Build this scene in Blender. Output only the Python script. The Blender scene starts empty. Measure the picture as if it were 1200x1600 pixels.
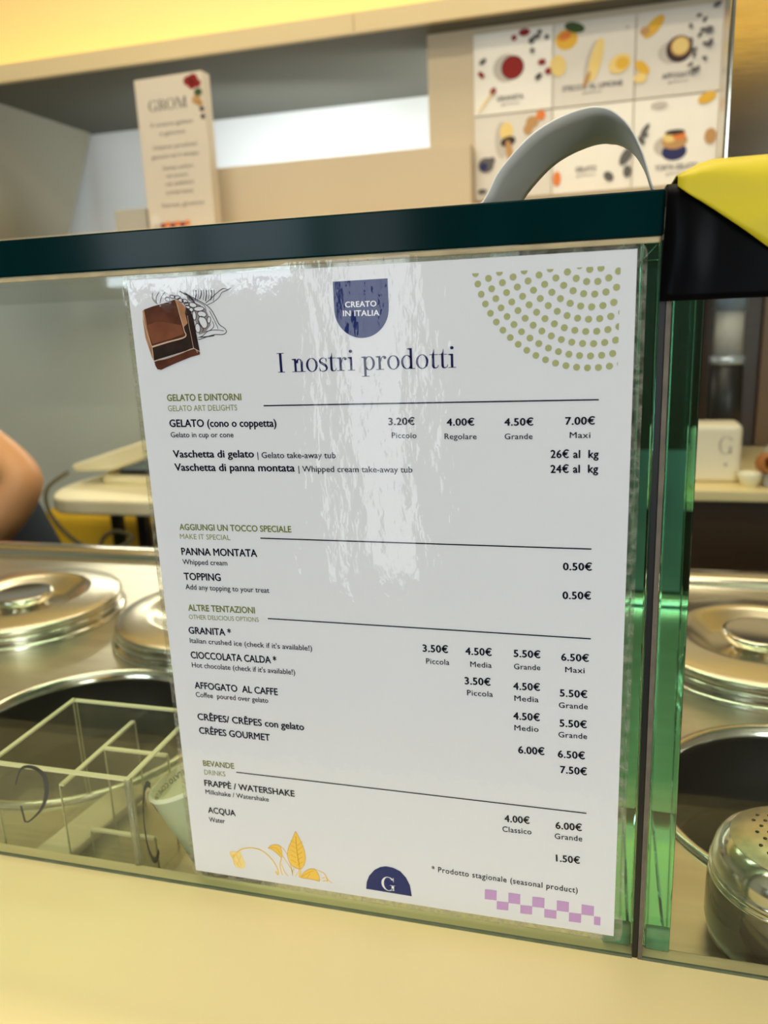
import bpy, bmesh, math, random
from math import pi, sin, cos, radians
from mathutils import Vector, Matrix, Euler

random.seed(7)
SC = bpy.context.scene
COL = SC.collection
FLOOR = -1.10          # z = 0 is the bottom edge of the printed menu sheet, y = 0 the front face of the glass
CEIL = 1.62
WORK = -0.030          # stainless worktop behind the glass
LEDGE = -0.0105        # cream counter ledge in front of the glass

# ---------------------------------------------------------------- camera
cam = bpy.data.cameras.new('camera')
cam.sensor_fit = 'VERTICAL'
cam.sensor_height = 8.8
cam.sensor_width = 6.6
cam.lens = 8.8 * 1233.58 / 1600.0
cam.clip_start = 0.01
cam.clip_end = 60
cam.dof.use_dof = True
cam.dof.focus_distance = 0.342
cam.dof.aperture_fstop = 2.5
co = bpy.data.objects.new('camera', cam)
COL.objects.link(co)
rgt = Vector((0.96486395, 0.25936813, -0.04202065))
dwn = Vector((0.02418786, -0.24692607, -0.9687324))
fwd = Vector((-0.2616343, 0.93367858, -0.24452363))
mw = Matrix((rgt, -dwn, -fwd)).transposed().to_4x4()
mw.translation = Vector((0.19854052, -0.31437727, 0.27840145))
co.matrix_world = mw
SC.camera = co

# ---------------------------------------------------------------- world, exposure
w = bpy.data.worlds.new('daylight')
SC.world = w
w.use_nodes = True
w.node_tree.nodes['Background'].inputs[0].default_value = (0.86, 0.93, 1.0, 1)
w.node_tree.nodes['Background'].inputs[1].default_value = 1.0
SC.view_settings.view_transform = 'Standard'
SC.view_settings.look = 'None'
SC.view_settings.exposure = 0.0
SC.view_settings.gamma = 1.0
SC.view_settings.use_curve_mapping = False
SC.cycles.use_denoising = True
SC.cycles.max_bounces = 14
SC.cycles.transparent_max_bounces = 32
SC.cycles.glossy_bounces = 8
SC.cycles.transmission_bounces = 12
SC.cycles.diffuse_bounces = 5
SC.cycles.caustics_reflective = False
SC.cycles.caustics_refractive = False
SC.cycles.sample_clamp_indirect = 6.0


def area(name, loc, rot, sx, sy, power, color, spread=180):
    l = bpy.data.lights.new(name, 'AREA')
    l.shape = 'RECTANGLE'
    l.size, l.size_y = sx, sy
    l.energy = power
    l.color = color
    l.spread = radians(spread)
    o = bpy.data.objects.new(name, l)
    o.location = loc
    o.rotation_euler = rot
    COL.objects.link(o)
    return o


WARM = (1.0, 0.86, 0.64)
area('counter_ceiling_lamp', (-0.25, 0.35, CEIL - 0.03), (0, 0, 0), 1.6, 0.12, 14, WARM)
area('ledge_ceiling_lamp', (-0.1, -0.32, CEIL - 0.03), (0, 0, 0), 1.2, 0.12, 11, WARM)
area('customer_side_fill', (0.5, -1.3, CEIL - 0.03), (0, 0, 0), 1.4, 1.0, 5, (1.0, 0.98, 0.96))  # added fill for the menu paper, no known lamp here
area('under_shelf_fill', (-0.75, 1.60, 0.437), (radians(-25), 0, 0), 1.0, 0.05, 4.6, (1.0, 0.94, 0.80))  # added fill that lifts the wall and table below the shelf
area('cove_lamp', (-0.4, 1.60, 0.90), (radians(150), 0, 0), 5.0, 0.04, 5.6, (1.0, 0.62, 0.03))
area('aisle_ceiling_lamp', (-0.3, 1.1, CEIL - 0.03), (0, 0, 0), 2.2, 0.3, 9, WARM)
area('added_daylight_fill', (1.85, -3.2, 0.30), (radians(90), 0, radians(18)), 1.0, 1.6, 33, (0.88, 0.95, 1.0))  # added fill, set where the menu film does not mirror it
area('niche_window_daylight', (0.30, 1.84, 0.60), (0, radians(78), radians(-12)), 0.26, 0.30, 6, (0.86, 0.94, 1.0), 130)
area('niche_fill', (-0.62, 1.70, 0.640), (radians(100), 0, radians(20)), 0.5, 0.03, 1.3, (0.90, 0.96, 1.0), 150)  # added fill on the cabinet top, whitens the niche back wall


# ---------------------------------------------------------------- materials
def lin(c):
    c = c / 255.0
    return c / 12.92 if c <= 0.04045 else ((c + 0.055) / 1.055) ** 2.4


def rgb(r, g, b, k=1.0):
    return (lin(r) * k, lin(g) * k, lin(b) * k, 1)


def mat(name, col, rough=0.6, metal=0.0, noise=None, bump=None, emit=None, spec=0.5, coat=0.0, sheen=0.0, trans=0.0, stretch=None, sub=0.0):
    m = bpy.data.materials.new(name)
    m.use_nodes = True
    nt = m.node_tree
    p = nt.nodes['Principled BSDF']
    p.inputs['Base Color'].default_value = col
    p.inputs['Roughness'].default_value = rough
    p.inputs['Metallic'].default_value = metal
    p.inputs['Specular IOR Level'].default_value = spec
    p.inputs['Coat Weight'].default_value = coat
    p.inputs['Sheen Weight'].default_value = sheen
    if sub:
        p.inputs['Subsurface Weight'].default_value = sub
        p.inputs['Subsurface Scale'].default_value = 0.01
    if emit:
        p.inputs['Emission Color'].default_value = emit[0]
        p.inputs['Emission Strength'].default_value = emit[1]
    if noise or bump:
        tc = nt.nodes.new('ShaderNodeTexCoord')
        mp = nt.nodes.new('ShaderNodeMapping')
        if stretch:
            mp.inputs['Scale'].default_value = stretch
        nt.links.new(tc.outputs['Object'], mp.inputs['Vector'])
    if noise:
        n = nt.nodes.new('ShaderNodeTexNoise')
        n.inputs['Scale'].default_value = noise[0]
        n.inputs['Detail'].default_value = 4
        nt.links.new(mp.outputs[0], n.inputs['Vector'])
        r = nt.nodes.new('ShaderNodeMapRange')
        r.inputs['From Min'].default_value = 0.3
        r.inputs['From Max'].default_value = 0.7
        r.inputs['To Min'].default_value = 1 - noise[1]
        r.inputs['To Max'].default_value = 1 + noise[1]
        nt.links.new(n.outputs['Fac'], r.inputs['Value'])
        h = nt.nodes.new('ShaderNodeVectorMath')
        h.operation = 'SCALE'
        h.inputs[0].default_value = col[:3]
        nt.links.new(r.outputs[0], h.inputs['Scale'])
        nt.links.new(h.outputs[0], p.inputs['Base Color'])
    if bump:
        n = nt.nodes.new('ShaderNodeTexNoise')
        n.inputs['Scale'].default_value = bump[0]
        n.inputs['Detail'].default_value = 3
        nt.links.new(mp.outputs[0], n.inputs['Vector'])
        b = nt.nodes.new('ShaderNodeBump')
        b.inputs['Strength'].default_value = bump[1]
        b.inputs['Distance'].default_value = bump[2]
        nt.links.new(n.outputs['Fac'], b.inputs['Height'])
        nt.links.new(b.outputs[0], p.inputs['Normal'])
    return m


def glass(name, tint, ior=1.5, rough=0.0, milky=0.0, milk_col=(0.6, 0.6, 0.55, 1), bump=None, milk_noise=None):
    """clear sheet: transparent body with a Fresnel mirror on top (and a little milky dirt)"""
    m = bpy.data.materials.new(name)
    m.use_nodes = True
    nt = m.node_tree
    nt.nodes.clear()
    out = nt.nodes.new('ShaderNodeOutputMaterial')
    tr = nt.nodes.new('ShaderNodeBsdfTransparent')
    tr.inputs[0].default_value = tint
    gl = nt.nodes.new('ShaderNodeBsdfGlossy')
    gl.inputs['Roughness'].default_value = rough
    fr = nt.nodes.new('ShaderNodeLayerWeight')
    fr.inputs['Blend'].default_value = 0.5
    pw = nt.nodes.new('ShaderNodeMath')
    pw.operation = 'POWER'
    pw.inputs[1].default_value = 5.0
    nt.links.new(fr.outputs['Facing'], pw.inputs[0])
    f0 = ((ior - 1) / (ior + 1)) ** 2
    ma = nt.nodes.new('ShaderNodeMath')
    ma.operation = 'MULTIPLY_ADD'
    ma.inputs[1].default_value = 1 - f0
    ma.inputs[2].default_value = f0
    nt.links.new(pw.outputs[0], ma.inputs[0])
    body = tr.outputs[0]
    if milky:
        df = nt.nodes.new('ShaderNodeBsdfDiffuse')
        df.inputs[0].default_value = milk_col
        mx0 = nt.nodes.new('ShaderNodeMixShader')
        mx0.inputs[0].default_value = milky
        if milk_noise:
            tc0 = nt.nodes.new('ShaderNodeTexCoord')
            n0 = nt.nodes.new('ShaderNodeTexNoise')
            n0.inputs['Scale'].default_value = milk_noise
            n0.inputs['Detail'].default_value = 5
            nt.links.new(tc0.outputs['Object'], n0.inputs['Vector'])
            r0 = nt.nodes.new('ShaderNodeMapRange')
            r0.inputs['From Min'].default_value = 0.4
            r0.inputs['From Max'].default_value = 0.65
            r0.inputs['To Min'].default_value = milky * 0.3
            r0.inputs['To Max'].default_value = milky * 1.6
            nt.links.new(n0.outputs['Fac'], r0.inputs['Value'])
            nt.links.new(r0.outputs[0], mx0.inputs[0])
        nt.links.new(tr.outputs[0], mx0.inputs[1])
        nt.links.new(df.outputs[0], mx0.inputs[2])
        body = mx0.outputs[0]
    mx = nt.nodes.new('ShaderNodeMixShader')
    nt.links.new(ma.outputs[0], mx.inputs[0])
    nt.links.new(body, mx.inputs[1])
    nt.links.new(gl.outputs[0], mx.inputs[2])
    nt.links.new(mx.outputs[0], out.inputs[0])
    if bump:
        tc = nt.nodes.new('ShaderNodeTexCoord')
        prev = None
        for sc, st, ds, stretch in bump:
            mp = nt.nodes.new('ShaderNodeMapping')
            mp.inputs['Scale'].default_value = stretch
            nt.links.new(tc.outputs['Object'], mp.inputs['Vector'])
            n = nt.nodes.new('ShaderNodeTexNoise')
            n.inputs['Scale'].default_value = sc
            n.inputs['Detail'].default_value = 2
            nt.links.new(mp.outputs[0], n.inputs['Vector'])
            b = nt.nodes.new('ShaderNodeBump')
            b.inputs['Strength'].default_value = st
            b.inputs['Distance'].default_value = ds
            nt.links.new(n.outputs['Fac'], b.inputs['Height'])
            if prev:
                nt.links.new(prev.outputs[0], b.inputs['Normal'])
            prev = b
        nt.links.new(prev.outputs[0], gl.inputs['Normal'])
        nt.links.new(prev.outputs[0], fr.inputs['Normal'])
    return m


def solid_glass(name, density, col):
    """real refracting block of green float glass"""
    m = bpy.data.materials.new(name)
    m.use_nodes = True
    nt = m.node_tree
    nt.nodes.clear()
    out = nt.nodes.new('ShaderNodeOutputMaterial')
    g = nt.nodes.new('ShaderNodeBsdfGlass')
    g.inputs['IOR'].default_value = 1.5
    g.inputs['Roughness'].default_value = 0.015
    nt.links.new(g.outputs[0], out.inputs['Surface'])
    v = nt.nodes.new('ShaderNodeVolumeAbsorption')
    v.inputs['Color'].default_value = col
    v.inputs['Density'].default_value = density
    nt.links.new(v.outputs[0], out.inputs['Volume'])
    return m


M = {}
M['cream'] = mat('cream_laminate', rgb(244, 228, 172), 0.38, spec=0.4)
M['cream_lip'] = mat('cream_lip', rgb(225, 205, 150), 0.5, noise=(140, 0.12))
M['steel'] = mat('brushed_steel', (0.70, 0.66, 0.54, 1), 0.33, 1.0, noise=(9, 0.10), stretch=(1, 6, 1))
M['polish'] = mat('polished_steel', (0.76, 0.72, 0.63, 1), 0.15, 1.0)
M['lidtop'] = mat('satin_lid_steel', (0.78, 0.72, 0.58, 1), 0.24, 1.0)
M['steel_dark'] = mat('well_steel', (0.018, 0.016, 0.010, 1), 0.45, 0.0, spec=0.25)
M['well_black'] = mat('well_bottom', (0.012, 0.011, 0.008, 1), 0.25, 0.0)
M['wallgray'] = mat('grey_paint', rgb(176, 178, 166), 0.8, noise=(3, 0.03))
M['wallwhite'] = mat('white_paint', rgb(236, 238, 236), 0.8)
M['wallniche'] = mat('warm_grey_paint', rgb(138, 133, 114), 0.8)
M['bulk'] = mat('warm_bulkhead_paint', rgb(240, 222, 170), 0.9)
M['lowerwall'] = mat('pale_grey_paint', rgb(222, 226, 216), 0.8)
M['wallfront'] = mat('dark_brown_paint', rgb(84, 72, 58), 0.8)
M['ceil'] = mat('ceiling_paint', rgb(232, 226, 206), 0.9)
M['tan'] = mat('tan_laminate', rgb(202, 186, 156), 0.6)
M['fascia'] = mat('cream_fascia', rgb(216, 196, 150), 0.6)
M['soffit'] = mat('grey_soffit', rgb(92, 92, 82), 0.8)
M['brown'] = mat('dark_wood', rgb(58, 42, 30), 0.45, noise=(6, 0.15), stretch=(1, 1, 12))
M['floor'] = mat('floor_tile', rgb(112, 102, 88), 0.4)
M['teal'] = mat('teal_glass_edge', rgb(2, 32, 34), 0.12, spec=0.09, noise=(18, 0.3), stretch=(1, 1, 0.3))
M['pane'] = glass('clear_pane', (0.955, 0.975, 0.955, 1), 1.5)
M['pane_edge'] = glass('green_pane_edge', (0.22, 0.55, 0.38, 1), 1.5, 0.05, 0.35, (0.10, 0.32, 0.22, 1))
M['fin'] = solid_glass('green_float_glass', 12.0, (0.38, 0.84, 0.70, 1))
M['block'] = mat('green_glass_block', rgb(92, 150, 108), 0.2, noise=(200, 0.15), spec=0.6, coat=0.4)
M['seal'] = mat('grey_silicone', rgb(96, 88, 76), 0.6, noise=(120, 0.25))
M['blackseal'] = mat('black_joint', rgb(10, 12, 11), 0.4)
M['bead'] = mat('dirty_sealant', rgb(176, 160, 122), 0.5, noise=(160, 0.28), stretch=(0.3, 1, 1))
M['paper'] = mat('white_paper', rgb(226, 228, 233), 0.9, spec=0.1)
M['ink'] = mat('navy_ink', rgb(13, 14, 36), 0.8, spec=0.1)
M['green_ink'] = mat('green_ink', rgb(120, 128, 62), 0.8, spec=0.1)
M['lgreen_ink'] = mat('light_green_ink', rgb(146, 152, 98), 0.8, spec=0.1)
M['dot'] = mat('olive_dot_ink', rgb(172, 176, 124), 0.9, spec=0.1)
M['navy'] = mat('navy_badge_ink', rgb(28, 44, 104), 0.8, spec=0.1)
M['white_ink'] = mat('white_ink', rgb(232, 234, 240), 0.9, spec=0.1)
M['lilac'] = mat('lilac_ink', rgb(196, 156, 206), 0.9, spec=0.1)
M['yellow_ink'] = mat('yellow_ink', rgb(246, 204, 92), 0.9, spec=0.1)
M['yellow_faint'] = mat('pale_yellow_ink', rgb(244, 220, 150), 0.9, spec=0.1)
M['yellow_dark'] = mat('ochre_ink', rgb(222, 172, 50), 0.9, spec=0.1)
M['choc'] = mat('chocolate_ink', rgb(92, 54, 40), 0.9, noise=(110, 0.35), spec=0.1)
M['choc_light'] = mat('light_chocolate_ink', rgb(122, 74, 52), 0.9, noise=(90, 0.3), spec=0.1)
M['choc_dark'] = mat('dark_chocolate_ink', rgb(50, 38, 34), 0.9, noise=(120, 0.3), spec=0.1)
M['choc_tan'] = mat('caramel_ink', rgb(176, 128, 92), 0.9, noise=(150, 0.25), spec=0.1)
M['choc_edge'] = mat('pale_caramel_ink', rgb(212, 182, 156), 0.9, spec=0.1)
M['sketch'] = mat('grey_sketch_ink', rgb(72, 62, 66), 0.9, spec=0.1)
M['sketch_shade'] = mat('sketch_shade_ink', rgb(150, 142, 142), 0.9, spec=0.1)
M['film'] = glass('laminate_film', (0.985, 0.985, 0.985, 1), 1.5, 0.05,
                  bump=[(90, 0.30, 0.0010, (1.0, 1.0, 0.40)), (380, 0.22, 0.0003, (1.0, 1.0, 0.5)), (14, 0.35, 0.004, (1, 1, 0.3))])
M['film_rim'] = glass('laminate_rim', (0.86, 0.86, 0.80, 1), 1.5, 0.05, 0.30, (0.40, 0.40, 0.32, 1), milk_noise=260)
M['acrylic'] = glass('clear_acrylic', (0.95, 0.95, 0.92, 1), 1.49, 0.0, 0.03, (0.8, 0.78, 0.65, 1))
M['acrylic_side'] = mat('dim_acrylic_edge', rgb(176, 170, 128), 0.3)
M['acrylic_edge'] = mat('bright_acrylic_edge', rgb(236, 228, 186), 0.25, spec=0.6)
M['navyprint'] = mat('navy_print', rgb(34, 38, 62), 0.6)
M['cup_out'] = mat('pale_mint_card', rgb(186, 194, 162), 0.65)
M['cup_in'] = mat('white_card', rgb(248, 246, 222), 0.7)
M['black_ink'] = mat('black_ink', rgb(24, 24, 26), 0.8)
M['red_ink'] = mat('red_ink', rgb(150, 30, 34), 0.8)
M['yellow_bag'] = mat('yellow_plastic', rgb(202, 184, 34), 0.45, spec=0.3)
M['black_bag'] = mat('black_plastic', rgb(5, 5, 7), 0.36, spec=0.05)
M['ribbon'] = mat('white_plastic_strip', rgb(214, 213, 206), 0.55)
M['brass'] = mat('scratched_steel', (0.50, 0.46, 0.36, 1), 0.14, 1.0, noise=(60, 0.12), bump=(160, 0.05, 0.0004), stretch=(0.3, 1, 1))
M['skin'] = mat('skin', rgb(214, 156, 108), 0.5, noise=(30, 0.04), sub=0.1)
M['navycloth'] = mat('navy_cloth', rgb(20, 34, 52), 0.9)
M['hair'] = mat('dark_hair', rgb(42, 30, 24), 0.5)
M['creamplastic'] = mat('cream_plastic', rgb(250, 242, 208), 0.4)
M['yellowpad'] = mat('yellow_fabric', rgb(226, 180, 28), 0.7)
M['blackmetal'] = mat('black_metal', rgb(24, 24, 26), 0.4)
M['cable'] = mat('grey_cable', rgb(92, 86, 62), 0.5)
M['bluepad'] = mat('blue_plastic', rgb(20, 24, 150), 0.5)
M['screen'] = mat('grey_blue_plastic', rgb(120, 138, 156), 0.3)
M['redplastic'] = mat('red_plastic', rgb(170, 38, 34), 0.5)
M['card'] = mat('plain_beige', rgb(236, 222, 184), 0.7)
M['greycard'] = mat('grey_card', rgb(176, 172, 158), 0.7)
M['totem'] = mat('cream_card', rgb(214, 203, 183), 0.7)
M['greyink'] = mat('grey_ink', rgb(120, 112, 106), 0.9)
M['poster'] = mat('poster_marble', rgb(240, 236, 224), 0.7, noise=(7, 0.05))
M['poster_grey'] = mat('poster_grey_marble', rgb(222, 216, 204), 0.7, noise=(7, 0.05))
M['p_red'] = mat('poster_red', rgb(140, 26, 22), 0.8)
M['p_dark'] = mat('poster_dark', rgb(62, 46, 40), 0.8)
M['p_yellow'] = mat('poster_yellow', rgb(224, 176, 60), 0.8)
M['p_orange'] = mat('poster_orange', rgb(224, 128, 60), 0.8)
M['p_leaf'] = mat('poster_leaf', rgb(60, 82, 40), 0.8)
M['p_pale'] = mat('poster_pale_yellow', rgb(234, 206, 130), 0.8)
M['p_shadow'] = mat('poster_print_grey', rgb(196, 188, 176), 0.8)
M['p_slate'] = mat('poster_slate', rgb(96, 94, 92), 0.8)
M['p_navy'] = mat('poster_navy', rgb(40, 44, 92), 0.8)
M['p_tan'] = mat('poster_tan', rgb(190, 146, 92), 0.8)
M['hole'] = mat('hole_black', (0.006, 0.005, 0.004, 1), 0.9, spec=0.0)
M['cocoa'] = mat('smoked_steel', (0.17, 0.155, 0.12, 1), 0.13, 0.85)
M['perf'] = mat('cocoa_dusted_steel', (0.80, 0.68, 0.42, 1), 0.35, 0.75, noise=(120, 0.2))
M['led'] = mat('yellow_led_strip', rgb(255, 220, 90), 0.5, emit=(rgb(255, 205, 60), 5.0))
M['top_sheet'] = glass('top_sheet', (0.74, 0.88, 0.82, 1), 1.5)
M['pane_edge_solid'] = mat('grey_green_edge', rgb(92, 104, 84), 0.35, noise=(90, 0.2))
M['acrylic_edge2'] = glass('acrylic_corner', (0.82, 0.80, 0.70, 1), 1.49, 0.05, 0.25, (0.7, 0.66, 0.5, 1))
M['title_ink'] = mat('title_ink', rgb(22, 28, 78), 0.8, spec=0.1)
M['gold_glow'] = mat('added_gold_glow', rgb(255, 214, 100), 0.6, emit=(rgb(255, 205, 90), 1.6))  # glow of the added panel that the steel post mirrors
M['window_sky'] = mat('sky_window_pane', (0.8, 0.85, 0.9, 1), 0.3, emit=((0.78, 0.90, 1.0, 1), 9.0))
M['window'] = mat('bright_window_pane', (0.8, 0.85, 0.9, 1), 0.3, emit=((0.88, 0.94, 1.0, 1), 4.0))
M['frame'] = mat('window_frame', rgb(90, 84, 76), 0.5)
M['whitebox'] = mat('white_tin', rgb(240, 232, 208), 0.45)
M['backtop'] = mat('cream_worktop', rgb(238, 220, 168), 0.4)
M['batten'] = mat('mid_brown_wood', rgb(112, 84, 54), 0.5)
M['bread'] = mat('copper_brown', rgb(176, 110, 50), 0.5)
M['palegrey'] = mat('pale_grey_plastic', rgb(180, 180, 176), 0.45)
M['steelblue'] = mat('pale_blue_steel', rgb(190, 205, 220), 0.25, 0.6)


# ---------------------------------------------------------------- mesh helpers
def link(name, me, parent=None, mats=(), smooth=False):
    o = bpy.data.objects.new(name, me)
    COL.objects.link(o)
    for m in mats:
        me.materials.append(M[m] if isinstance(m, str) else m)
    if smooth:
        for p in me.polygons:
            p.use_smooth = True
    if parent:
        o.parent = parent
    return o


def obj(name, bm, mats, parent=None, smooth=False, bevel=0, seg=2, auto=None):
    me = bpy.data.meshes.new(name)
    bm.to_mesh(me)
    bm.free()
    o = link(name, me, parent, [mats] if isinstance(mats, str) else mats, smooth or auto is not None)
    if auto is not None:
        me.set_sharp_from_angle(angle=radians(auto))
    if bevel:
        md = o.modifiers.new('bevel', 'BEVEL')
        md.width = bevel
        md.segments = seg
        md.limit_method = 'ANGLE'
        md.angle_limit = radians(40)
    return o


def empty(name, loc=(0, 0, 0), rot=(0, 0, 0)):
    o = bpy.data.objects.new(name, None)
    o.location = loc
    o.rotation_euler = rot
    o.empty_display_size = 0.02
    COL.objects.link(o)
    return o


def tag(o, label, cat, group=None):
    o['label'] = label
    o['category'] = cat
    if group:
        o['group'] = group
    return o


def struct(o):
    o['kind'] = 'structure'
    return o


def box(bm, x0, x1, y0, y1, z0, z1, mi=0, rot=None, piv=None):
    vs = [bm.verts.new((x, y, z)) for x in (x0, x1) for y in (y0, y1) for z in (z0, z1)]
    for f in ((0, 1, 3, 2), (4, 6, 7, 5), (0, 4, 5, 1), (2, 3, 7, 6), (0, 2, 6, 4), (1, 5, 7, 3)):
        fc = bm.faces.new([vs[i] for i in f])
        fc.material_index = mi
    if rot is not None:
        bmesh.ops.rotate(bm, verts=vs, cent=piv or ((x0 + x1) / 2, (y0 + y1) / 2, (z0 + z1) / 2), matrix=rot)
    return vs


def B(*a, **k):
    bm = bmesh.new()
    box(bm, *a, **k)
    return bm


def prism(bm, pts, a0, a1, axis='y', mi=0):
    """polygon given in the two other axes, extruded along axis from a0 to a1"""
    def P(p, a):
        return {'y': (p[0], a, p[1]), 'z': (p[0], p[1], a), 'x': (a, p[0], p[1])}[axis]
    v0 = [bm.verts.new(P(p, a0)) for p in pts]
    v1 = [bm.verts.new(P(p, a1)) for p in pts]
    n = len(pts)
    fs = [bm.faces.new(v0), bm.faces.new(v1[::-1])]
    for i in range(n):
        fs.append(bm.faces.new((v0[i], v0[(i + 1) % n], v1[(i + 1) % n], v1[i])))
    for f in fs:
        f.material_index = mi
    bmesh.ops.recalc_face_normals(bm, faces=fs)
    return fs


def lathe(bm, prof, seg=64, c=(0, 0, 0), mi=0, mat4=None):
    """profile of (radius, z); None for a mi change"""
    rings = []
    vs = []
    for r, z in prof:
        if r < 1e-6:
            v = bm.verts.new((c[0], c[1], c[2] + z))
            rings.append([v])
            vs.append(v)
        else:
            ring = [bm.verts.new((c[0] + r * cos(2 * pi * k / seg), c[1] + r * sin(2 * pi * k / seg), c[2] + z)) for k in range(seg)]
            rings.append(ring)
            vs += ring
    fs = []
    for a, b in zip(rings, rings[1:]):
        for k in range(seg):
            k2 = (k + 1) % seg
            if len(a) == 1 and len(b) == 1:
                continue
            if len(a) == 1:
                fs.append(bm.faces.new((a[0], b[k2], b[k])))
            elif len(b) == 1:
                fs.append(bm.faces.new((a[k], a[k2], b[0])))
            else:
                fs.append(bm.faces.new((a[k], a[k2], b[k2], b[k])))
    for f in fs:
        f.material_index = mi
        f.smooth = True
    if mat4 is not None:
        bmesh.ops.transform(bm, matrix=mat4, verts=vs)
    bmesh.ops.recalc_face_normals(bm, faces=fs)
    return fs


def spline(pts, n=8):
    out = []
    P = [Vector(p) for p in pts]
    for i in range(len(P) - 1):
        p0, p1, p2, p3 = P[max(i - 1, 0)], P[i], P[i + 1], P[min(i + 2, len(P) - 1)]
        for k in range(n):
            t = k / n
            out.append(0.5 * ((2 * p1) + (p2 - p0) * t + (2 * p0 - 5 * p1 + 4 * p2 - p3) * t * t + (3 * p1 - p0 - 3 * p2 + p3) * t ** 3))
    out.append(P[-1])
    return out


def tube(bm, pts, r, seg=10, mi=0):
    pts = [Vector(p) for p in pts]
    rings = []
    for i, p in enumerate(pts):
        d = (pts[min(i + 1, len(pts) - 1)] - pts[max(i - 1, 0)]).normalized()
        u = d.cross(Vector((0, 0, 1)))
        if u.length < 1e-3:
            u = d.cross(Vector((1, 0, 0)))
        u.normalize()
        v = d.cross(u)
        rr = r[i] if isinstance(r, (list, tuple)) else r
        rings.append([bm.verts.new(p + (u * cos(2 * pi * k / seg) + v * sin(2 * pi * k / seg)) * rr) for k in range(seg)])
    fs = []
    for a, b in zip(rings, rings[1:]):
        for k in range(seg):
            fs.append(bm.faces.new((a[k], a[(k + 1) % seg], b[(k + 1) % seg], b[k])))
    fs.append(bm.faces.new(rings[0][::-1]))
    fs.append(bm.faces.new(rings[-1]))
    for f in fs:
        f.material_index = mi
        f.smooth = True
    bmesh.ops.recalc_face_normals(bm, faces=fs)


class Print:
    """flat printed shapes: polygons in 2D, placed on a plane by a function (u, v, layer) -> xyz"""

    def __init__(s, place):
        s.bm = bmesh.new()
        s.place = place
        s.mats = []

    def mi(s, m):
        if m not in s.mats:
            s.mats.append(m)
        return s.mats.index(m)

    def poly(s, pts, m, layer=0):
        f = s.bm.faces.new([s.bm.verts.new(s.place(p[0], p[1], layer)) for p in pts])
        f.material_index = s.mi(m)

    def strip(s, A, Bb, m, layer=0, closed=False):
        va = [s.bm.verts.new(s.place(p[0], p[1], layer)) for p in A]
        vb = [s.bm.verts.new(s.place(p[0], p[1], layer)) for p in Bb]
        n = len(va)
        for i in range(n if closed else n - 1):
            j = (i + 1) % n
            f = s.bm.faces.new((va[i], va[j], vb[j], vb[i]))
            f.material_index = s.mi(m)

    def line(s, pts, wd, m, layer=0, smooth=True):
        if smooth and len(pts) > 2:
            P = [Vector((q[0], q[1])) for q in spline([(p[0], p[1], 0) for p in pts], 5)]
        else:
            P = [Vector((p[0], p[1])) for p in pts]
        A, Bb = [], []
        n = len(P)
        for i, p in enumerate(P):
            d = P[min(i + 1, n - 1)] - P[max(i - 1, 0)]
            if d.length < 1e-9:
                d = Vector((1, 0))
            d.normalize()
            nn = Vector((-d.y, d.x))
            if callable(wd):
                h = wd(i / (n - 1)) / 2
            else:
                h = wd / 2
            A.append(p + nn * h)
            Bb.append(p - nn * h)
        s.strip(A, Bb, m, layer)

    def disc(s, x, y, rx, m, layer=0, ry=None, rot=0, n=24):
        ry = ry or rx
        s.poly([(x + rx * cos(2 * pi * k / n) * cos(rot) - ry * sin(2 * pi * k / n) * sin(rot),
                 y + rx * cos(2 * pi * k / n) * sin(rot) + ry * sin(2 * pi * k / n) * cos(rot)) for k in range(n)], m, layer)

    def ring(s, x, y, rx, ry, tx, ty, m, layer=0, a0=0.0, a1=360.0, n=40):
        A, Bb = [], []
        for k in range(n + 1):
            a = radians(a0 + (a1 - a0) * k / n)
            A.append((x + rx * cos(a), y + ry * sin(a)))
            Bb.append((x + (rx - tx) * cos(a), y + (ry - ty) * sin(a)))
        s.strip(A, Bb, m, layer)

    def text(s, txt, x0, y0, x1, y1, cap, m, layer=0, bold=0.0, space=1.0, mirror=False):
        vs, fs = text_mesh(txt, 0.0, space)
        xs = [v[0] for v in vs]
        a, b = min(xs), max(xs)
        L = math.hypot(x1 - x0, y1 - y0)
        th = math.atan2(y1 - y0, x1 - x0)
        sx = L / (b - a)
        sy = cap / CAPH
        # heavier weights are struck several times, a hair apart
        for kk, (ox, oy) in enumerate(((-bold, 0), (bold, 0), (0, -bold * 0.7), (0, bold * 0.7)) if bold else ((0, 0),)):
            bv = []
            for v in vs:
                u, q = (v[0] - a + ox) * sx, (v[1] + oy) * sy
                bv.append(s.bm.verts.new(s.place(x0 + u * cos(th) - q * sin(th), y0 + u * sin(th) + q * cos(th), layer + 0.2 * kk)))
            for f in fs:
                try:
                    fc = s.bm.faces.new([bv[i] for i in f])
                    fc.material_index = s.mi(m)
                except ValueError:
                    pass

    def done(s, name, parent=None):
        return obj(name, s.bm, s.mats, parent)


_cache = {}


def text_mesh(txt, bold=0.0, space=1.0):
    key = (txt, bold, space)
    if key not in _cache:
        cu = bpy.data.curves.new('t', 'FONT')
        cu.body = txt
        cu.size = 1.0
        cu.offset = bold
        cu.space_character = space
        cu.resolution_u = 3
        cu.fill_mode = 'FRONT'
        ob = bpy.data.objects.new('t', cu)
        COL.objects.link(ob)
        dg = bpy.context.evaluated_depsgraph_get()
        me = bpy.data.meshes.new_from_object(ob.evaluated_get(dg))
        _cache[key] = ([tuple(v.co) for v in me.vertices], [tuple(p.vertices) for p in me.polygons])
        bpy.data.objects.remove(ob)
        bpy.data.curves.remove(cu)
        bpy.data.meshes.remove(me)
    return _cache[key]


CAPH = 0.7
_v = [v[1] for v in text_mesh('H')[0]]
CAPH = max(_v) - min(_v)


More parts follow.
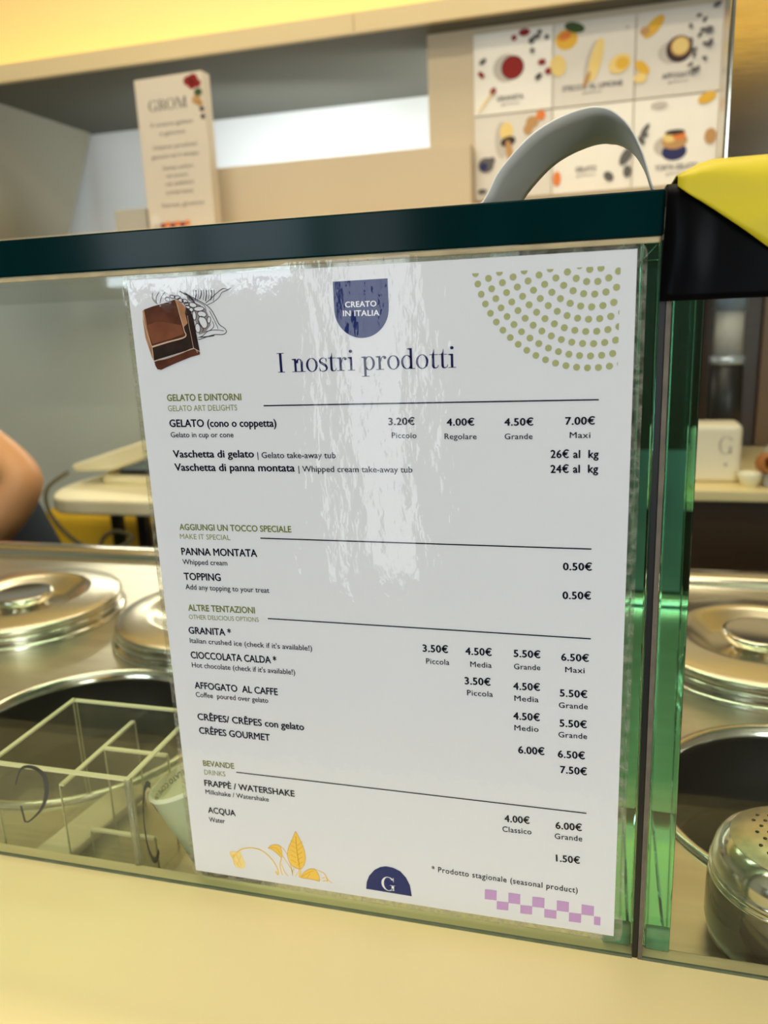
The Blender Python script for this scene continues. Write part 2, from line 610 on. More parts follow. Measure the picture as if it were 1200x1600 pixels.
# ---- a didone style serif alphabet (x-height = 1) for the heading and the round monogram
def serif_word(pr, txt, x0, y0, x1, y1, xh, m, layer):
    T, t = 0.165, 0.05
    tmp = []

    def rect(a, b, c, d):
        tmp.append(('p', [(a, b), (c, b), (c, d), (a, d)]))

    def ell(cx, cy, rx, ry, tx, ty, a0=0, a1=360):
        tmp.append(('r', (cx, cy, rx, ry, tx, ty, a0, a1)))

    def disc(cx, cy, r):
        tmp.append(('p', [(cx + r * cos(2 * pi * k / 16), cy + r * sin(2 * pi * k / 16)) for k in range(16)]))

    def stroke(pts, ws):
        tmp.append(('s', (pts, ws)))

    def flag(x, y):        # small wedge serif at the top left of a stem
        tmp.append(('p', [(x - 0.17, y - 0.07), (x - 0.17, y - 0.02), (x + 0.01, y), (x + 0.01, y - 0.12)]))
    X = 0.0
    for ch in txt:
        k0 = len(tmp)
        adv = 0.5
        if ch == ' ':
            adv = 0.42
        elif ch == 'I':
            rect(0.16, 0, 0.16 + T * 1.15, 1.47)
            rect(0.0, 0, 0.53, t)
            rect(0.0, 1.47 - t, 0.53, 1.47)
            adv = 0.66
        elif ch == 'n':
            rect(0.17, 0, 0.17 + T, 1.0)
            flag(0.17, 1.0)
            rect(0.0, 0, 0.52, t)
            ell(0.55, 0.62, 0.27, 0.38, 0.18, 0.06, 0, 172)
            rect(0.637, 0, 0.637 + T, 0.62)
            rect(0.50, 0, 0.98, t)
            adv = 1.04
        elif ch == 'o':
            ell(0.43, 0.5, 0.43, 0.52, T * 0.98, t)
            adv = 0.94
        elif ch == 's':
            stroke([(0.55, 0.74), (0.50, 0.92), (0.32, 1.0), (0.13, 0.90), (0.10, 0.73), (0.28, 0.57), (0.48, 0.43), (0.57, 0.26), (0.49, 0.07), (0.29, 0.0), (0.12, 0.06), (0.05, 0.25)],
                   [0.05, 0.05, 0.05, 0.09, 0.15, 0.19, 0.19, 0.15, 0.09, 0.05, 0.05, 0.05])
            rect(0.53, 0.70, 0.57, 1.0)
            rect(0.04, 0.0, 0.08, 0.30)
            adv = 0.68
        elif ch == 't':
            rect(0.15, 0.12, 0.15 + T, 1.0)
            tmp.append(('p', [(0.15, 1.0), (0.15 + T, 1.0), (0.15 + T, 1.36), (0.29, 1.36), (0.24, 1.12)]))
            rect(0.0, 0.95, 0.56, 1.0)
            stroke([(0.24, 0.16), (0.28, 0.05), (0.40, 0.02), (0.53, 0.08), (0.58, 0.24)], [0.18, 0.13, 0.07, 0.05, 0.04])
            adv = 0.63
        elif ch == 'r':
            rect(0.17, 0, 0.17 + T, 1.0)
            flag(0.17, 1.0)
            rect(0.0, 0, 0.54, t)
            stroke([(0.35, 0.62), (0.40, 0.85), (0.52, 0.97), (0.62, 0.97)], [0.05, 0.06, 0.06, 0.06])
            disc(0.63, 0.88, 0.105)
            adv = 0.78
        elif ch == 'i':
            rect(0.16, 0, 0.16 + T, 1.0)
            flag(0.16, 1.0)
            rect(0.0, 0, 0.50, t)
            disc(0.25, 1.42, 0.12)
            adv = 0.56
        elif ch == 'p':
            rect(0.17, -0.48, 0.17 + T, 1.0)
            flag(0.17, 1.0)
            rect(0.0, -0.48, 0.54, -0.48 + t)
            ell(0.55, 0.5, 0.40, 0.51, T, t, -150, 150)
            adv = 1.03
        elif ch == 'd':
            rect(0.63, 0, 0.63 + T, 1.5)
            flag(0.63, 1.5)
            rect(0.63, 0, 0.98, t)
            ell(0.43, 0.5, 0.41, 0.51, T, t, 30, 330)
            adv = 1.04
        elif ch == 'G':
            ell(0.62, 0.72, 0.62, 0.74, 0.22, 0.06, 38, 322)
            rect(0.90, 0.06, 1.12, 0.62)
            rect(0.76, 0.58, 1.24, 0.62)
            rect(1.07, 0.98, 1.12, 1.42)
            adv = 1.34
        elif ch == 'R':
            rect(0.16, 0, 0.38, 1.44)
            rect(0.0, 0, 0.54, t)
            rect(0.0, 1.40, 0.6, 1.44)
            ell(0.6, 1.08, 0.36, 0.36, 0.2, 0.05, -90, 90)
            rect(0.38, 0.72, 0.62, 0.77)
            tmp.append(('p', [(0.55, 0.74), (0.78, 0.74), (1.12, 0.0), (0.88, 0.0)]))
            adv = 1.16
        elif ch == 'O':
            ell(0.64, 0.72, 0.64, 0.74, 0.22, 0.06)
            adv = 1.36
        elif ch == 'M':
            rect(0.14, 0, 0.19, 1.44)
            rect(1.2, 0, 1.42, 1.44)
            tmp.append(('p', [(0.14, 1.44), (0.4, 1.44), (0.86, 0.1), (0.72, 0.0)]))
            tmp.append(('p', [(1.2, 1.44), (1.3, 1.44), (0.84, 0.0), (0.72, 0.0)]))
            rect(0, 0, 0.36, t)
            rect(1.06, 0, 1.56, t)
            rect(0.0, 1.40, 0.3, 1.44)
            rect(1.3, 1.40, 1.56, 1.44)
            adv = 1.66
        for i in range(k0, len(tmp)):
            kd, d = tmp[i]
            if kd == 'p':
                tmp[i] = (kd, [(p[0] + X, p[1]) for p in d])
            elif kd == 'r':
                tmp[i] = (kd, (d[0] + X,) + d[1:])
            else:
                tmp[i] = (kd, ([(p[0] + X, p[1]) for p in d[0]], d[1]))
        X += adv
    tot = X - adv + {'i': 0.5, 'G': 1.24, 'M': 1.56}.get(txt[-1], 0.9)
    L = math.hypot(x1 - x0, y1 - y0)
    th = math.atan2(y1 - y0, x1 - x0)
    sx = L / tot

    def F(p):
        u, v = p[0] * sx, p[1] * xh
        return (x0 + u * cos(th) - v * sin(th), y0 + u * sin(th) + v * cos(th))
    for kd, d in tmp:
        if kd == 'p':
            pr.poly([F(p) for p in d], m, layer)
        elif kd == 'r':
            cx, cy, rx, ry, tx, ty, a0, a1 = d
            n = 36
            A = [F((cx + rx * cos(radians(a0 + (a1 - a0) * k / n)), cy + ry * sin(radians(a0 + (a1 - a0) * k / n)))) for k in range(n + 1)]
            Q = [F((cx + (rx - tx) * cos(radians(a0 + (a1 - a0) * k / n)), cy + (ry - ty) * sin(radians(a0 + (a1 - a0) * k / n)))) for k in range(n + 1)]
            pr.strip(A, Q, m, layer)
        else:
            pts, ws = d
            S = spline([(p[0], p[1], 0) for p in pts], 5)
            W = spline([(v, 0, 0) for v in ws], 5)
            A, Q = [], []
            for i, p in enumerate(S):
                dd = S[min(i + 1, len(S) - 1)] - S[max(i - 1, 0)]
                dd.normalize()
                h = W[i].x / 2
                A.append(F((p.x - dd.y * h, p.y + dd.x * h)))
                Q.append(F((p.x + dd.y * h, p.y - dd.x * h)))
            pr.strip(A, Q, m, layer)


# ================================================================ THE SETTING
struct(obj('floor', B(-3.2, 2.6, -3.4, 2.6, FLOOR - 0.05, FLOOR), 'floor'))
struct(obj('ceiling', B(-3.2, 2.6, -3.4, 2.6, CEIL, CEIL + 0.05), 'ceil'))
struct(obj('wall_back', B(-3.2, 2.6, 2.05, 2.15, FLOOR, CEIL), 'wallwhite'))
struct(obj('wall_left', B(-3.2, -3.1, -3.4, 2.05, FLOOR, CEIL), 'wallgray'))
struct(obj('wall_right', B(2.5, 2.6, -3.4, 2.05, FLOOR, CEIL), 'wallgray'))
# customer side: wall with a glazed door and a high window
bm = bmesh.new()
box(bm, -3.2, -2.3, -3.4, -3.3, FLOOR, CEIL)
box(bm, -0.35, 1.30, -3.4, -3.3, FLOOR, CEIL)
box(bm, 2.40, 2.6, -3.4, -3.3, FLOOR, CEIL)
box(bm, 1.30, 2.40, -3.4, -3.3, 1.15, CEIL)
box(bm, 1.30, 2.40, -3.4, -3.3, FLOOR, -0.55)
box(bm, -2.3, -0.35, -3.4, -3.3, 1.25, CEIL)
box(bm, -2.3, -1.08, -3.4, -3.3, FLOOR, 0.30)
struct(obj('wall_front', bm, 'wallfront'))
bm = bmesh.new()
box(bm, -2.24, -1.14, -3.37, -3.36, 0.46, 1.20)
struct(obj('window_1', bm, 'window_sky'))
struct(obj('added_glow_opening', B(1.30, 2.40, -3.37, -3.36, -0.55, 1.15), 'window'))  # added glowing opening out of view, goes with the daylight fill
bm = bmesh.new()
for a in (-2.3, -1.72, -1.14):
    box(bm, a, a + 0.06, -3.38, -3.30, 0.30, 1.25)
box(bm, -2.24, -1.14, -3.38, -3.30, 0.30, 0.46)
box(bm, -2.24, -1.14, -3.38, -3.30, 1.19, 1.25)
struct(obj('trim_1', bm, 'frame'))
bm = bmesh.new()
box(bm, -1.02, -0.66, -3.37, -3.36, FLOOR + 0.1, 1.19)
struct(obj('door_1', bm, 'window'))
bm = bmesh.new()
box(bm, -1.08, -1.02, -3.38, -3.30, FLOOR, 1.25)
box(bm, -0.66, -0.35, -3.38, -3.30, FLOOR, 1.25)
box(bm, -1.02, -0.41, -3.38, -3.30, 1.19, 1.25)
box(bm, -1.02, -0.41, -3.38, -3.30, FLOOR, FLOOR + 0.1)
struct(obj('trim_2', bm, 'frame'))

struct(obj('added_glow_panel', B(0.3, 1.5, -3.298, -3.26, 1.36, 1.60), 'gold_glow'))  # added glowing panel out of view, gives the steel post its gold reflection
# bulkhead with the cove light above the back wall
bm = bmesh.new()
box(bm, -3.1, 2.5, 1.50, 2.05, 0.857, 0.870)
o = struct(obj('trim_3', bm, 'soffit'))
bm = bmesh.new()
box(bm, -3.1, -0.327, 1.485, 1.50, 0.857, 0.895)
box(bm, -0.3255, 2.5, 1.485, 1.50, 0.857, 0.895)
struct(obj('trim_4', bm, 'fascia'))
struct(obj('wall_bulkhead', B(-3.1, 2.5, 1.80, 1.83, 0.87, CEIL), 'bulk'))
led = tag(obj('light_strip', B(-3.0, 2.4, 1.72, 1.745, 0.8702, 0.882), 'led'),
          'yellow glowing light strip hidden behind the cream fascia below the ceiling', 'light')
# side wall of the niche and the grey wall under the shelf
bm = bmesh.new()
prism(bm, [(1.52, 0.445), (1.80, 0.445), (2.03, 0.857), (1.52, 0.857)], -1.40, -1.352, 'x')  # far edge cut slanted to stand for the lit patch on this wall
struct(obj('wall_niche', bm, 'wallniche'))
struct(obj('wall_pier', B(-0.184, 2.5, 1.56, 1.66, 0.40, 0.857), 'tan'))
struct(obj('wall_lower', B(-1.79, -0.1, 1.93, 2.049, FLOOR, 0.444), 'lowerwall'))

# ================================================================ BACK SHELF AND WHAT STANDS THERE
sh = obj('wall_shelf', B(-1.30, 0.45, 1.32, 1.93, 0.445, 0.478), 'tan', bevel=0.003)
tag(sh, 'long tan wall shelf behind the counter, carrying the tall lettered card', 'shelf')

cab = empty('tan_cabinet', (-0.385, 1.53, 0.478))
tag(cab, 'low tan panelled box lying along the shelf under the bright niche', 'cabinet')
bm = B(-0.30, 0.302, -0.03, 0.0295, 0, 0.143)
obj('front_panel', bm, 'tan', cab, bevel=0.002)
obj('carcass', B(-0.298, 0.115, 0.03, 0.25, 0, 0.14), 'tan', cab)

tot = empty('lettered_card_stand', (-0.738, 1.42, 0.478), (0, 0, radians(-3)))
tag(tot, 'tall narrow cream card stand with large heading and grey lettering on the shelf', 'sign')
bm = bmesh.new()
box(bm, -0.088, 0.084, 0, 0.035, 0, 0.326)
obj('body', bm, 'totem', tot, bevel=0.002)


def tplace(u, v, l):
    return (u, -0.0006 - 0.0004 * l, v)


pr = Print(tplace)
serif_word(pr, 'GROM', -0.056, 0.258, 0.042, 0.258, 0.0155, 'p_slate', 0)
pr.done('heading', tot)
pr = Print(tplace)
for k, (s, a, b, z) in enumerate([('Il nostro gelato', -0.055, 0.052, 0.226), ('è genuino', -0.034, 0.030, 0.207), ('Usiamo prodotti', -0.056, 0.058, 0.179),
                                  ('genuini ed il tempo', -0.062, 0.060, 0.160), ('Senza colori', -0.036, 0.042, 0.135), ('né aromi', -0.028, 0.026, 0.118),
                                  ('né additivi', -0.032, 0.040, 0.101), ('conservanti', -0.034, 0.036, 0.083), ('Senza glutine', -0.048, 0.062, 0.056)]):
    pr.text(s, a, z, b, z, 0.0085, 'greyink', 0, 0.0)
pr.done('lettering', tot)
pr = Print(tplace)
for dx, dz, r, c in [(0.050, 0.309, 0.012, 'p_red'), (0.062, 0.312, 0.012, 'p_red'), (0.071, 0.302, 0.010, 'p_red'), (0.058, 0.299, 0.009, 'p_red'),
                     (0.072, 0.284, 0.010, 'p_leaf'), (0.066, 0.270, 0.011, 'p_tan'), (0.074, 0.262, 0.008, 'p_tan'), (0.079, 0.235, 0.006, 'p_dark'), (0.078, 0.250, 0.006, 'p_dark')]:
    pr.disc(dx, dz, r, c, 0 if c == 'p_red' else 1, r * 0.8)
for k in range(6):
    pr.disc(-0.050 + 0.013 * k, 0.016 + 0.003 * (k % 2), 0.0075, 'p_orange' if k % 2 else 'p_red', 2, 0.006)
pr.disc(-0.068, 0.030, 0.012, 'poster_grey', 1)
pr.disc(-0.066, 0.012, 0.010, 'p_shadow', 2)
pr.done('fruit_print', tot)

gb = obj('grey_box', B(-0.925, -0.840, 1.44, 1.50, 0.478, 0.540), 'greycard', bevel=0.004)
tag(gb, 'small grey box on the shelf just left of the tall lettered card', 'box')

# ---- six picture tiles on the pier
XS = [(-0.082, 0.0835), (0.0855, 0.2485), (0.2505, 0.414)]
ZS = [(0.6835, 0.842), (0.512, 0.6805)]


def ptile(name, ix, iz, bg, shapes, words, label):
    (x0, x1), (z0, z1) = XS[ix], ZS[iz]
    t = empty(name, ((x0 + x1) / 2, 1.552, z0))
    tag(t, label, 'picture', 'picture tiles on the wall pier')
    W, H = x1 - x0, z1 - z0
    obj('panel', B(-W / 2, W / 2, 0, 0.007, 0, H), bg, t, bevel=0.0006)

    def place(u, v, l):
        return (u * W - W / 2, -0.0005 - 0.0003 * l, v * H)
    pr = Print(place)
    for i, sh in enumerate(shapes):
        x, y, r, c = sh[:4]
        pr.disc(x, y, r, c, i, sh[4] if len(sh) > 4 else r, sh[5] if len(sh) > 5 else 0)
    pr.done('picture_print', t)
    if words:
        pr = Print(place)
        wd, a, b, z = words
        pr.text(wd, a, z, b, z, 0.060, 'p_slate', 1, 0.03)
        pr.text('gelato', (a + b) / 2 - 0.12, z - 0.055, (a + b) / 2 + 0.12, z - 0.055, 0.03, 'greyink', 1)
        pr.done('caption', t)
    return t


ptile('picture_tile', 0, 0, 'poster',
      [(0.42, 0.55, 0.17, 'p_shadow'), (0.50, 0.55, 0.145, 'p_dark'), (0.50, 0.55, 0.135, 'p_red'), (0.65, 0.95, 0.07, 'p_red', 0.045), (0.52, 0.90, 0.035, 'p_red'),
       (0.80, 0.88, 0.05, 'p_slate', 0.03), (0.74, 0.84, 0.04, 'p_slate'), (0.93, 0.86, 0.03, 'p_slate'), (0.84, 0.93, 0.03, 'p_slate'), (0.12, 0.66, 0.05, 'p_slate', 0.03, .6), (0.10, 0.50, 0.05, 'p_red', 0.03, -.8),
       (0.87, 0.57, 0.05, 'p_red', 0.035), (0.83, 0.40, 0.05, 'p_dark', 0.03, .7), (0.95, 0.45, 0.04, 'p_red'), (0.25, 0.28, 0.05, 'p_red', 0.035, 1.0), (0.15, 0.15, 0.16, 'p_pale', 0.012, 0.9), (0.75, 0.72, 0.03, 'p_slate')],
      ('GRANITA', 0.30, 0.64, 0.155), 'picture tile with a round dark red bowl and scattered berries')
ptile('picture_tile', 1, 0, 'poster_grey',
      [(0.16, 0.80, 0.14, 'p_yellow', 0.12), (0.26, 0.93, 0.13, 'p_leaf', 0.06, -.3), (0.14, 0.84, 0.08, 'p_orange', 0.05, .3), (0.48, 0.50, 0.08, 'p_shadow', 0.26, -.25), (0.53, 0.52, 0.075, 'p_pale', 0.26, -.25), (0.42, 0.30, 0.03, 'p_tan', 0.10, -.4),
       (0.06, 0.50, 0.10, 'p_pale', 0.13, .2), (0.82, 0.44, 0.14, 'p_pale', 0.11, .5), (0.85, 0.44, 0.08, 'p_yellow', 0.07), (0.90, 0.85, 0.02, 'p_shadow')],
      ('STECCO AL LIMONE', 0.12, 0.86, 0.185), 'picture tile with a lemon and a pale yellow ice lolly')
ptile('picture_tile', 2, 0, 'poster_grey',
      [(0.42, 0.50, 0.16, 'p_shadow', 0.13), (0.51, 0.53, 0.155, 'p_dark'), (0.52, 0.56, 0.115, 'p_tan'), (0.52, 0.56, 0.095, 'p_pale'), (0.20, 0.82, 0.16, 'p_yellow', 0.07, .8), (0.10, 0.78, 0.06, 'p_tan', 0.05), (0.08, 0.36, 0.11, 'p_yellow', 0.06, -.8), (0.06, 0.24, 0.08, 'p_pale', 0.06)]
      + [(0.72 + 0.09 * sin(k * 2.3), 0.88 - 0.055 * k, 0.035, 'p_slate', 0.02, k) for k in range(12)] + [(0.92, 0.97, 0.05, 'p_slate', 0.03, .5), (0.84, 0.70, 0.05, 'p_slate', 0.04), (0.86, 0.55, 0.05, 'p_slate', 0.03, 1.2), (0.70, 0.26, 0.05, 'p_slate', 0.03)],
      ('AFFOGATO', 0.32, 0.70, 0.20), 'picture tile with a dark coffee cup seen from above and dark beans')
ptile('picture_tile', 0, 1, 'poster_grey',
      [(0.36, 0.70, 0.09, 'p_shadow', 0.22), (0.42, 0.80, 0.085, 'p_pale', 0.11), (0.44, 0.68, 0.10, 'p_dark', 0.06, .2), (0.46, 0.55, 0.045, 'p_tan', 0.15, .2), (0.75, 0.88, 0.08, 'p_tan', 0.07), (0.86, 0.95, 0.06, 'p_orange', 0.06), (0.70, 0.80, 0.06, 'p_tan'),
       (0.15, 0.42, 0.10, 'p_slate', 0.09), (0.12, 0.40, 0.05, 'p_navy'), (0.23, 0.47, 0.04, 'p_slate'), (0.10, 0.10, 0.06, 'p_slate', 0.03), (0.3, 0.08, 0.05, 'p_shadow')],
      None, 'picture tile with an ice cream cone dipped in chocolate, behind the strap')
ptile('picture_tile', 1, 1, 'poster',
      [(0.28, 0.86, 0.13, 'p_orange', 0.06, .5), (0.40, 0.90, 0.10, 'p_red', 0.04, -.4), (0.36, 0.84, 0.08, 'p_pale', 0.04), (0.75, 0.58, 0.06, 'p_orange', 0.04), (0.90, 0.55, 0.06, 'p_orange', 0.04, .6), (0.06, 0.18, 0.05, 'p_orange', 0.09), (0.93, 0.38, 0.06, 'p_slate', 0.12, -.6), (0.72, 0.16, 0.07, 'p_slate', 0.05, -.7), (0.95, 0.20, 0.05, 'p_slate', 0.07), (0.88, 0.65, 0.05, 'p_shadow')],
      ('GELATO', 0.30, 0.56, 0.24), 'picture tile with orange slices, half hidden by the curved strap')
ptile('picture_tile', 2, 1, 'poster',
      [(0.42, 0.45, 0.17, 'p_shadow', 0.12), (0.50, 0.38, 0.15, 'p_navy', 0.10), (0.50, 0.50, 0.155, 'p_tan', 0.09), (0.44, 0.55, 0.08, 'p_pale', 0.06), (0.55, 0.56, 0.08, 'p_orange', 0.05), (0.50, 0.60, 0.12, 'p_dark', 0.03), (0.86, 0.95, 0.11, 'p_yellow', 0.06, .3), (0.92, 0.52, 0.07, 'p_tan', 0.09), (0.30, 0.92, 0.10, 'p_shadow', 0.04), (0.14, 0.66, 0.08, 'p_slate', 0.03, .9), (0.10, 0.54, 0.06, 'p_slate', 0.03, -.9), (0.13, 0.60, 0.05, 'p_slate', 0.03)],
      ('TORTA GELATO', 0.28, 0.78, 0.175), 'picture tile with a navy tub of ice cream cake')

# ================================================================ LEFT BACKGROUND
dp = obj('beige_door_panel', B(-2.5, -1.80, 1.99, 2.049, FLOOR, 0.42), 'tan')
struct(dp)
dp.name = 'door_2'

tab = empty('cream_side_table', (-0.80, 1.30, FLOOR))
tag(tab, 'cream side table with rounded corner and black legs by the grey wall', 'table')
ZT = -0.092 - FLOOR
bm = bmesh.new()
pts = [(0.30, -0.16), (0.30, 0.20), (-0.14, 0.20)] + [(-0.14 + 0.10 * cos(a) - 0.0, 0.02 + 0.18 * sin(a)) for a in [radians(90 + 15 * k) for k in range(1, 12)]] + [(-0.14, -0.16)]
prism(bm, pts, ZT - 0.035, ZT, 'z')
obj('tabletop', bm, 'creamplastic', tab, bevel=0.006)
bm = bmesh.new()
prism(bm, [(0.05, -0.02), (0.05, 0.19), (-0.13, 0.19), (-0.19, 0.10), (-0.15, 0.0)], ZT, ZT + 0.022, 'z')
obj('raised_rim', bm, 'creamplastic', tab, bevel=0.006)
for k, (x, y) in enumerate([(-0.09, -0.05), (-0.035, -0.03), (0.22, -0.05), (0.22, 0.12)]):
    obj('leg', B(x - 0.011, x + 0.011, y - 0.011, y + 0.011, 0, ZT - 0.035), 'blackmetal', tab)
bm = bmesh.new()
tube(bm, [(-0.09, -0.06, ZT - 0.19), (0.05, -0.065, ZT - 0.135), (0.2, -0.06, ZT - 0.10)], 0.014)
obj('brace', bm, 'blackmetal', tab)

mach = empty('table_machine', (-0.86, 1.38, -0.069))
tag(mach, 'cream machine with a tilted lid lying on the cream side table', 'machine')
obj('base', B(-0.05, 0.22, -0.07, 0.06, 0, 0.012), 'blackmetal', mach, bevel=0.003)
bm = bmesh.new()
prism(bm, [(-0.16, 0.026), (0.22, 0.135), (0.22, 0.100), (-0.05, 0.014), (-0.155, 0.010)], -0.10, 0.08, 'y')
obj('lid', bm, 'creamplastic', mach, bevel=0.006)
bm = bmesh.new()
prism(bm, [(-0.04, 0.0135), (0.20, 0.090), (0.20, 0.062), (0.05, 0.0135)], -0.085, 0.06, 'y')
obj('inner_tray', bm, 'screen', mach)
obj('red_button_block', B(0.082, 0.14, -0.098, -0.072, 0.0, 0.040), 'redplastic', mach, bevel=0.003)

bm = bmesh.new()
tube(bm, spline([(-0.975, 1.21, -0.045), (-1.005, 1.17, -0.075), (-0.995, 1.15, -0.12), (-0.955, 1.14, -0.165), (-0.90, 1.13, -0.195), (-0.84, 1.13, -0.205), (-0.80, 1.14, -0.19), (-0.79, 1.15, -0.175), (-0.83, 1.15, -0.165), (-0.86, 1.14, -0.185), (-0.86, 1.12, -0.24), (-0.84, 1.12, -0.40), (-0.80, 1.14, FLOOR + 0.02)], 8), 0.005, 8)
tag(obj('cable', bm, 'cable', smooth=True), 'thin grey cable looping down in front of the large yellow fabric bag', 'cable')

yb = empty('yellow_bag', (-0.99, 1.66, FLOOR))
tag(yb, 'large yellow fabric bag with a pale top under the cream side table', 'bag')
bm = B(-0.36, 0.42, -0.13, 0.20, 0, 0.875)
obj('body', bm, 'yellowpad', yb, bevel=0.04, seg=4)
bm = bmesh.new()
prism(bm, [(-0.34, 0.876), (0.36, 0.876), (0.20, 0.955), (-0.02, 0.965), (-0.28, 0.93)], -0.10, 0.18, 'y')
obj('top_flap', bm, 'greycard', yb, bevel=0.02)
obj('blue_pouch', B(0.26, 0.415, -0.20, -0.131, 0.60, 0.84), 'bluepad', yb, bevel=0.02)

# ---- person behind the counter (mostly beyond the left edge of the picture)
def skinmesh(name, joints, edges, mname, parent, sub=2, cuts=0):
    me = bpy.data.meshes.new(name)
    me.from_pydata([j[:3] for j in joints], edges, [])
    o = bpy.data.objects.new(name, me)
    COL.objects.link(o)
    md = o.modifiers.new('skin', 'SKIN')
    md.use_smooth_shade = True
    for i, j in enumerate(joints):
        v = me.skin_vertices[0].data[i]
        v.radius = (j[3], j[4] if len(j) > 4 else j[3])
        v.use_root = (i == 0)
    s = o.modifiers.new('sub', 'SUBSURF')
    s.levels = s.render_levels = sub
    dg = bpy.context.evaluated_depsgraph_get()
    m2 = bpy.data.meshes.new_from_object(o.evaluated_get(dg))
    m2.name = name
    bpy.data.objects.remove(o)
    m2.materials.clear()
    return link(name, m2, parent, [mname], True)


per = empty('person', (-0.98, 0.95, FLOOR))
tag(per, 'person in navy clothes standing behind the steel counter, bare arm bent at the elbow', 'person')
OF = Vector((-0.98, 0.95, FLOOR))


def J(x, y, z, r, r2=None):
    return (x - OF.x, y - OF.y, z - OF.z, r, r2 or r)


bj = [J(-0.96, 0.96, -0.22, 0.125, 0.10), J(-1.03, 0.96, -0.10, 0.115, 0.09), J(-1.15, 0.96, 0.00, 0.130, 0.10), J(-1.24, 0.95, 0.07, 0.11, 0.08),     # pelvis .. chest
      J(-1.31, 0.94, 0.135, 0.052), J(-1.35, 0.92, 0.185, 0.055), J(-1.385, 0.90, 0.26, 0.078, 0.092), J(-1.41, 0.895, 0.34, 0.068, 0.078),            # neck, head
      J(-1.08, 0.95, 0.135, 0.060), J(-0.945, 0.92, 0.068, 0.050), J(-0.822, 0.895, 0.010, 0.043), J(-0.872, 0.872, -0.062, 0.043), J(-0.950, 0.845, -0.138, 0.034), J(-0.978, 0.84, -0.165, 0.027),
      J(-1.38, 0.95, 0.02, 0.058), J(-1.42, 0.93, -0.13, 0.046), J(-1.43, 0.86, -0.25, 0.040), J(-1.38, 0.75, -0.24, 0.034), J(-1.31, 0.68, -0.22, 0.026),
      J(-0.90, 0.96, -0.34, 0.088), J(-0.89, 0.94, -0.67, 0.056), J(-0.88, 0.96, -1.02, 0.036), J(-0.88, 0.86, -1.07, 0.03),
      J(-1.06, 0.96, -0.34, 0.088), J(-1.09, 0.94, -0.67, 0.056), J(-1.11, 0.96, -1.02, 0.036), J(-1.11, 0.86, -1.07, 0.03)]
be = [(0, 1), (1, 2), (2, 3), (3, 4), (4, 5), (5, 6), (6, 7), (3, 8), (8, 9), (9, 10), (10, 11), (11, 12), (12, 13), (3, 14), (14, 15), (15, 16), (16, 17), (17, 18),
      (0, 19), (19, 20), (20, 21), (21, 22), (0, 23), (23, 24), (24, 25), (25, 26)]


def hand(base, direction, side, up):
    """fingers as chains added to the body skeleton"""
    d = Vector(direction).normalized()
    s = Vector(side).normalized()
    u = Vector(up).normalized()
    i0 = base
    p0 = Vector(bj[i0][:3])
    palm = p0 + d * 0.045
    bj.append((*palm, 0.024, 0.015))
    ip = len(bj) - 1
    be.append((i0, ip))
    for k, ln in enumerate([0.062, 0.072, 0.068, 0.052]):
        a = palm + d * 0.03 + s * (-0.027 + 0.018 * k)
        b = a + d * ln * 0.5 - u * 0.006
        c = b + d * ln * 0.4 - u * 0.018
        for q, r in ((a, 0.0095), (b, 0.0085), (c, 0.0075)):
            bj.append((*q, r, r))
        n = len(bj)
        be.extend([(ip, n - 3), (n - 3, n - 2), (n - 2, n - 1)])
    a = p0 + d * 0.03 - s * 0.032
    b = a + d * 0.03 - s * 0.018
    bj.append((*a, 0.011, 0.011))
    bj.append((*b, 0.009, 0.009))
    n = len(bj)
    be.extend([(i0, n - 2), (n - 2, n - 1)])


hand(13, (-0.55, 0.10, -0.80), (0.4, -0.85, -0.3), (0.6, -0.5, 0.3))
hand(18, (0.35, -0.9, -0.15), (-0.9, -0.35, 0), (0, 0, 1))
skinmesh('body', bj, be, 'skin', per)
sj = [J(-0.945, 0.97, -0.22, 0.172, 0.122), J(-1.03, 0.97, -0.10, 0.140, 0.112), J(-1.15, 0.96, 0.00, 0.150, 0.122), J(-1.24, 0.95, 0.07, 0.125, 0.10), J(-1.295, 0.945, 0.115, 0.07),
      J(-1.10, 0.955, 0.135, 0.072), J(-1.02, 0.94, 0.105, 0.062), J(-1.38, 0.95, 0.02, 0.070), J(-1.40, 0.94, -0.06, 0.062), J(-0.94, 0.97, -0.36, 0.178, 0.125)]
skinmesh('shirt', sj, [(0, 1), (1, 2), (2, 3), (3, 4), (3, 5), (5, 6), (3, 7), (7, 8), (0, 9)], 'navycloth', per)
tj = [J(-0.955, 0.96, -0.28, 0.150, 0.12), J(-0.885, 0.96, -0.38, 0.105), J(-0.885, 0.94, -0.67, 0.080), J(-0.88, 0.955, -1.0, 0.062),
      J(-1.05, 0.96, -0.38, 0.105), J(-1.09, 0.94, -0.67, 0.080), J(-1.11, 0.955, -1.0, 0.062)]
skinmesh('trousers', tj, [(0, 1), (1, 2), (2, 3), (0, 4), (4, 5), (5, 6)], 'navycloth', per)
bm = bmesh.new()
hm = Matrix.Translation(Vector((-1.398, 0.912, 0.305)) - OF) @ Matrix.Diagonal((0.092, 0.105, 0.115, 1))
bmesh.ops.create_uvsphere(bm, u_segments=24, v_segments=16, radius=1)
bmesh.ops.delete(bm, geom=[v for v in bm.verts if v.co.y < -0.35 and v.co.z < 0.45], context='VERTS')
bmesh.ops.transform(bm, matrix=hm, verts=bm.verts)
obj('hair', bm, 'hair', per, smooth=True)
for s in (-1, 1):
    bm = bmesh.new()
    bmesh.ops.create_uvsphere(bm, u_segments=12, v_segments=8, radius=0.010, matrix=Matrix.Translation(Vector((-1.392 + 0.030 * s, 0.814, 0.278)) - OF))
    obj('eye', bm, 'black_ink', per, smooth=True)
bm = bmesh.new()
